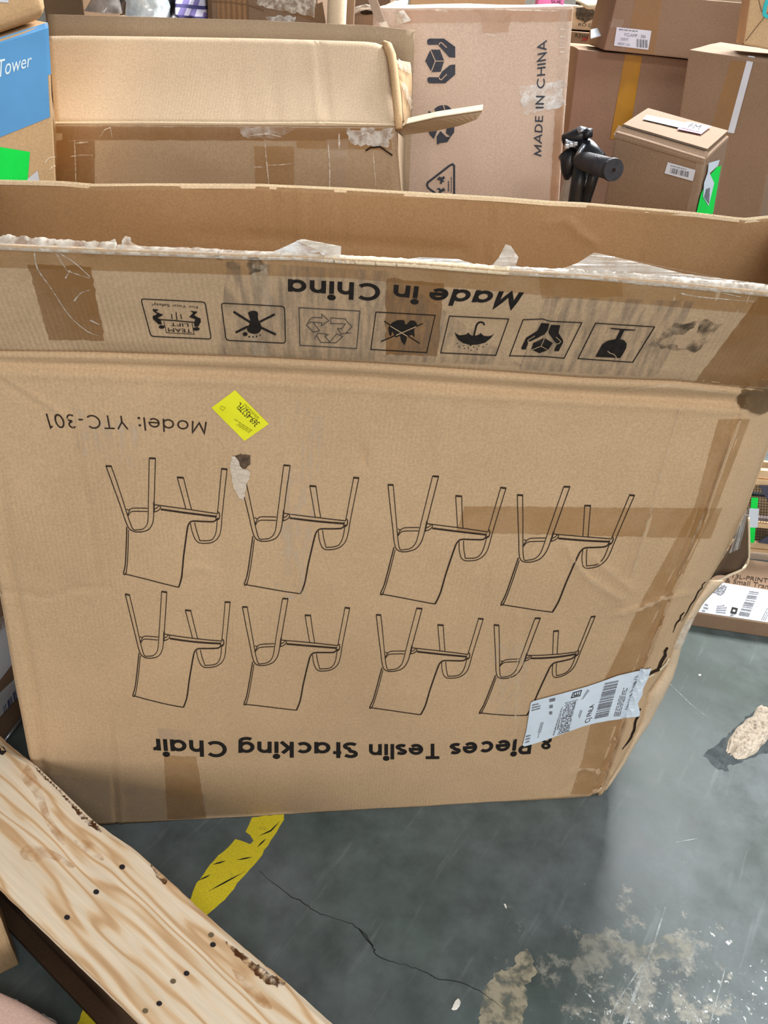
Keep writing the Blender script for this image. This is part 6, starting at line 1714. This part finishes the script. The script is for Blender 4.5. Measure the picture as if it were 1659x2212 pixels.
for i in range(nseg + 1):
    t = i / nseg; p = upper(t)
    # foot on the lower edge line
    k = (l0 - p); 
    den = perp.x * ld.y - perp.y * ld.x
    sN = (k.x * ld.y - k.y * ld.x) / den
    q = p + perp * sN
    p = p + perp * (.0015 * noise.noise(Vector((t * 60, 1, 1)))); q = q + perp * (.0010 * noise.noise(Vector((t * 40, 7, 1))))
    w_ = abs(noise.noise(Vector((t * 11, 2, 5))))
    wane = .012 * max(0, noise.noise(Vector((t * 7, 3, 9))) + .15)      # bark edge drops away in places
    row = []
    for j in range(13):
        v = j / 12; c = p.lerp(q, v)
        c.z = zb + .0012 * noise.noise(Vector((t * 9, v * 3, 2)))
        if j == 0: c.z -= wane + .002
        if j == 1: c = p.lerp(q, .03 + 1.2 * wane / max(.05, abs(sN)) )
        if j == 12: c.z -= .002
        row.append(c)
    rows.append(row)
WOOD = wood_mat('pine_board', math.atan2(ax_.y, ax_.x), None)
V, Fs = slab([[r[j] for r in rows] for j in range(13)], Vector((0, 0, -thk)))
top = mk('top_board', V, Fs, WOOD, pal, smooth=False)
ST = Surf([p for r in rows for p in r], [(i * 13 + j, i * 13 + j + 1, (i + 1) * 13 + j + 1, (i + 1) * 13 + j) for i in range(nseg) for j in range(12)])
BARK = film('bark', rgb(84, 52, 28), .0, .95, .9, 55, spec=.1, p0=.36, p1=.55)
BARKB = plain('bark_brown', rgb(96, 60, 34), .95, .1, var=.45, scale=140)
for poly, sd in (([(68, 1642), (100, 1668), (150, 1718), (205, 1770), (226, 1790), (218, 1800), (180, 1775), (160, 1748), (120, 1702), (84, 1670)], 1),
                 ([(324, 1866), (345, 1885), (364, 1905), (358, 1912), (340, 1898)], 2),
                 ([(482, 2030), (520, 2058), (575, 2098), (618, 2124), (600, 2134), (570, 2122), (540, 2092), (505, 2060)], 3)):
    s = Shape(); fillgrid(s, ST, jagpoly(poly, 2, sd, 5), .0008, 6); s.build('bark_patch', BARK, pal)
STAIN = film('resin_stain', rgb(196, 146, 92), .0, .40, .8, 26, spec=.1)
for poly, sd in (([(42, 1840), (60, 1826), (100, 1832), (128, 1846), (160, 1870), (150, 1874), (100, 1852), (84, 1864), (50, 1856)], 1), ([(500, 2092), (530, 2110), (570, 2150), (588, 2180), (560, 2172), (520, 2130)], 2), ([(60, 1650), (85, 1690), (108, 1760), (140, 1812), (132, 1824), (100, 1780), (75, 1720), (45, 1680)], 3),
                 ([(160, 1815), (200, 1820), (225, 1858), (205, 1852), (170, 1832)], 4)):
    s = Shape(); fillgrid(s, ST, smooth_line(poly + [poly[0]], 3)[:-1], .0006, 8); s.build('resin_stain', STAIN, pal)
HOLE = plain('screw_hole', rgb(44, 38, 40), .8, .2); HOLE2 = plain('old_screw_hole', rgb(112, 98, 74), .8, .2)
for x, y, m_ in ((264, 1873, HOLE), (208, 1927, HOLE), (145, 1982, HOLE), (460, 2041, HOLE), (403, 2103, HOLE), (344, 2168, HOLE), (456, 2020, HOLE2), (374, 2120, HOLE2), (314, 2184, HOLE2)):
    s = Shape(); fill(s, ST, ell(x, y, 6.4, 5.6, 14), .0007, step=3); s.build('screw_hole', m_, pal)
s = Shape(); fill(s, ST, [(-4, 1612), (8, 1614), (14, 1624), (6, 1632), (-4, 1628)], .0007, 4); s.build('screw_hole', HOLE, pal)
# stringer and foot board beneath, set back under the top board
def rail(off0, off1, z0, z1, name, t0=0, t1=1, mat=None):
    a, b = upper(t0), upper(t1)
    c = [a + perp * off0, b + perp * off0, b + perp * off1, a + perp * off1]
    V, Fs = box_from([Vector((p.x, p.y, z1)) for p in c], Vector((0, 0, z0 - z1)), .003)
    return mk(name, V, Fs, mat or WOOD_SHADED, pal)
WOOD_SHADED = cardboard('shaded_pallet_wood', rgb(72, 52, 36), .2)  # darkened wood: the deep shade under the top board is in its colour
wb = (l0 - ub[1]).dot(perp)
rail(wb - .075, wb - .030, .019, zb - thk - .0015, 'stringer')
rail(wb - .12, wb - .004, 0, .018, 'foot_board')
for t_ in (0.02,):
    pass
# ---- bits at the lower left corner
c0_ = fl(42, 2086); eA = (fl(0, 2107) - c0_).normalized(); eB = Vector((-eA.y, eA.x, 0))
if eB.y < 0: eB = -eB
P4 = [c0_ + eA * .22 + Vector((0, 0, .20)), c0_ + Vector((0, 0, .20)), c0_, c0_ + eA * .22]
V, Fs = box_from(P4, eB * .05 , .006); V, Fs = subdiv(V, Fs, 5); V = rough_up(V, .002, 24, 4)
V = [Vector((v.x, v.y, max(0.0, v.z))) for v in V]
tag(mk('cardboard_box', V, Fs, KRAFT_TAN), 'worn corner of a tan cardboard box at the left edge beside the pallet board', 'box')
bm = bmesh.new(); bmesh.ops.create_cube(bm, size=1); bmesh.ops.bevel(bm, geom=bm.edges[:], offset=.08, segments=4, affect='EDGES', profile=.5)
bmesh.ops.subdivide_edges(bm, edges=bm.edges[:], cuts=2, use_grid_fill=True)
e0_, e1_ = fl(-10, 2150, .11), fl(150, 2236, .11)
da = (e1_ - e0_).normalized(); db = Vector((da.y, -da.x, 0)); 
if db.y > 0: db = -db
V = []
for v in bm.verts:
    u = v.co; p = e0_ - da * .03 + da * ((u.x + .5) * .24) + db * (-.006 + (u.y + .5) * .20); p.z = (u.z + .5) * .115
    p += noise.noise_vector(p * 14) * .006 * min(1, p.z * 30); p.z = max(0, p.z); V.append(p)
Fs = [[l.index for l in f.verts] for f in bm.faces]; bm.free()
pp = tag(mk('pink_parcel', V, Fs, cardboard('pinkish_wrap', rgb(222, 186, 170), .06), smooth=True), 'pinkish parcel in clear film at the bottom left corner', 'parcel')
SPP = Surf(V, Fs)
g = []
for i in range(17):
    t = i / 16; b = e0_ + da * (.005 + .115 * t)
    g.append([Vector((b.x, b.y, .10)) - db * (.001), Vector((b.x, b.y, .098 + .006 * noise.noise(Vector((t * 8, 1, 1))))) - db * (.010 + .010 * abs(noise.noise(Vector((t * 6, 2, 2)))))])
V, Fs = slab([[r[0] for r in g], [r[1] for r in g]], Vector((0, 0, .0008))); mk('film_seam', V, Fs, FILM_CLEAR, pp)
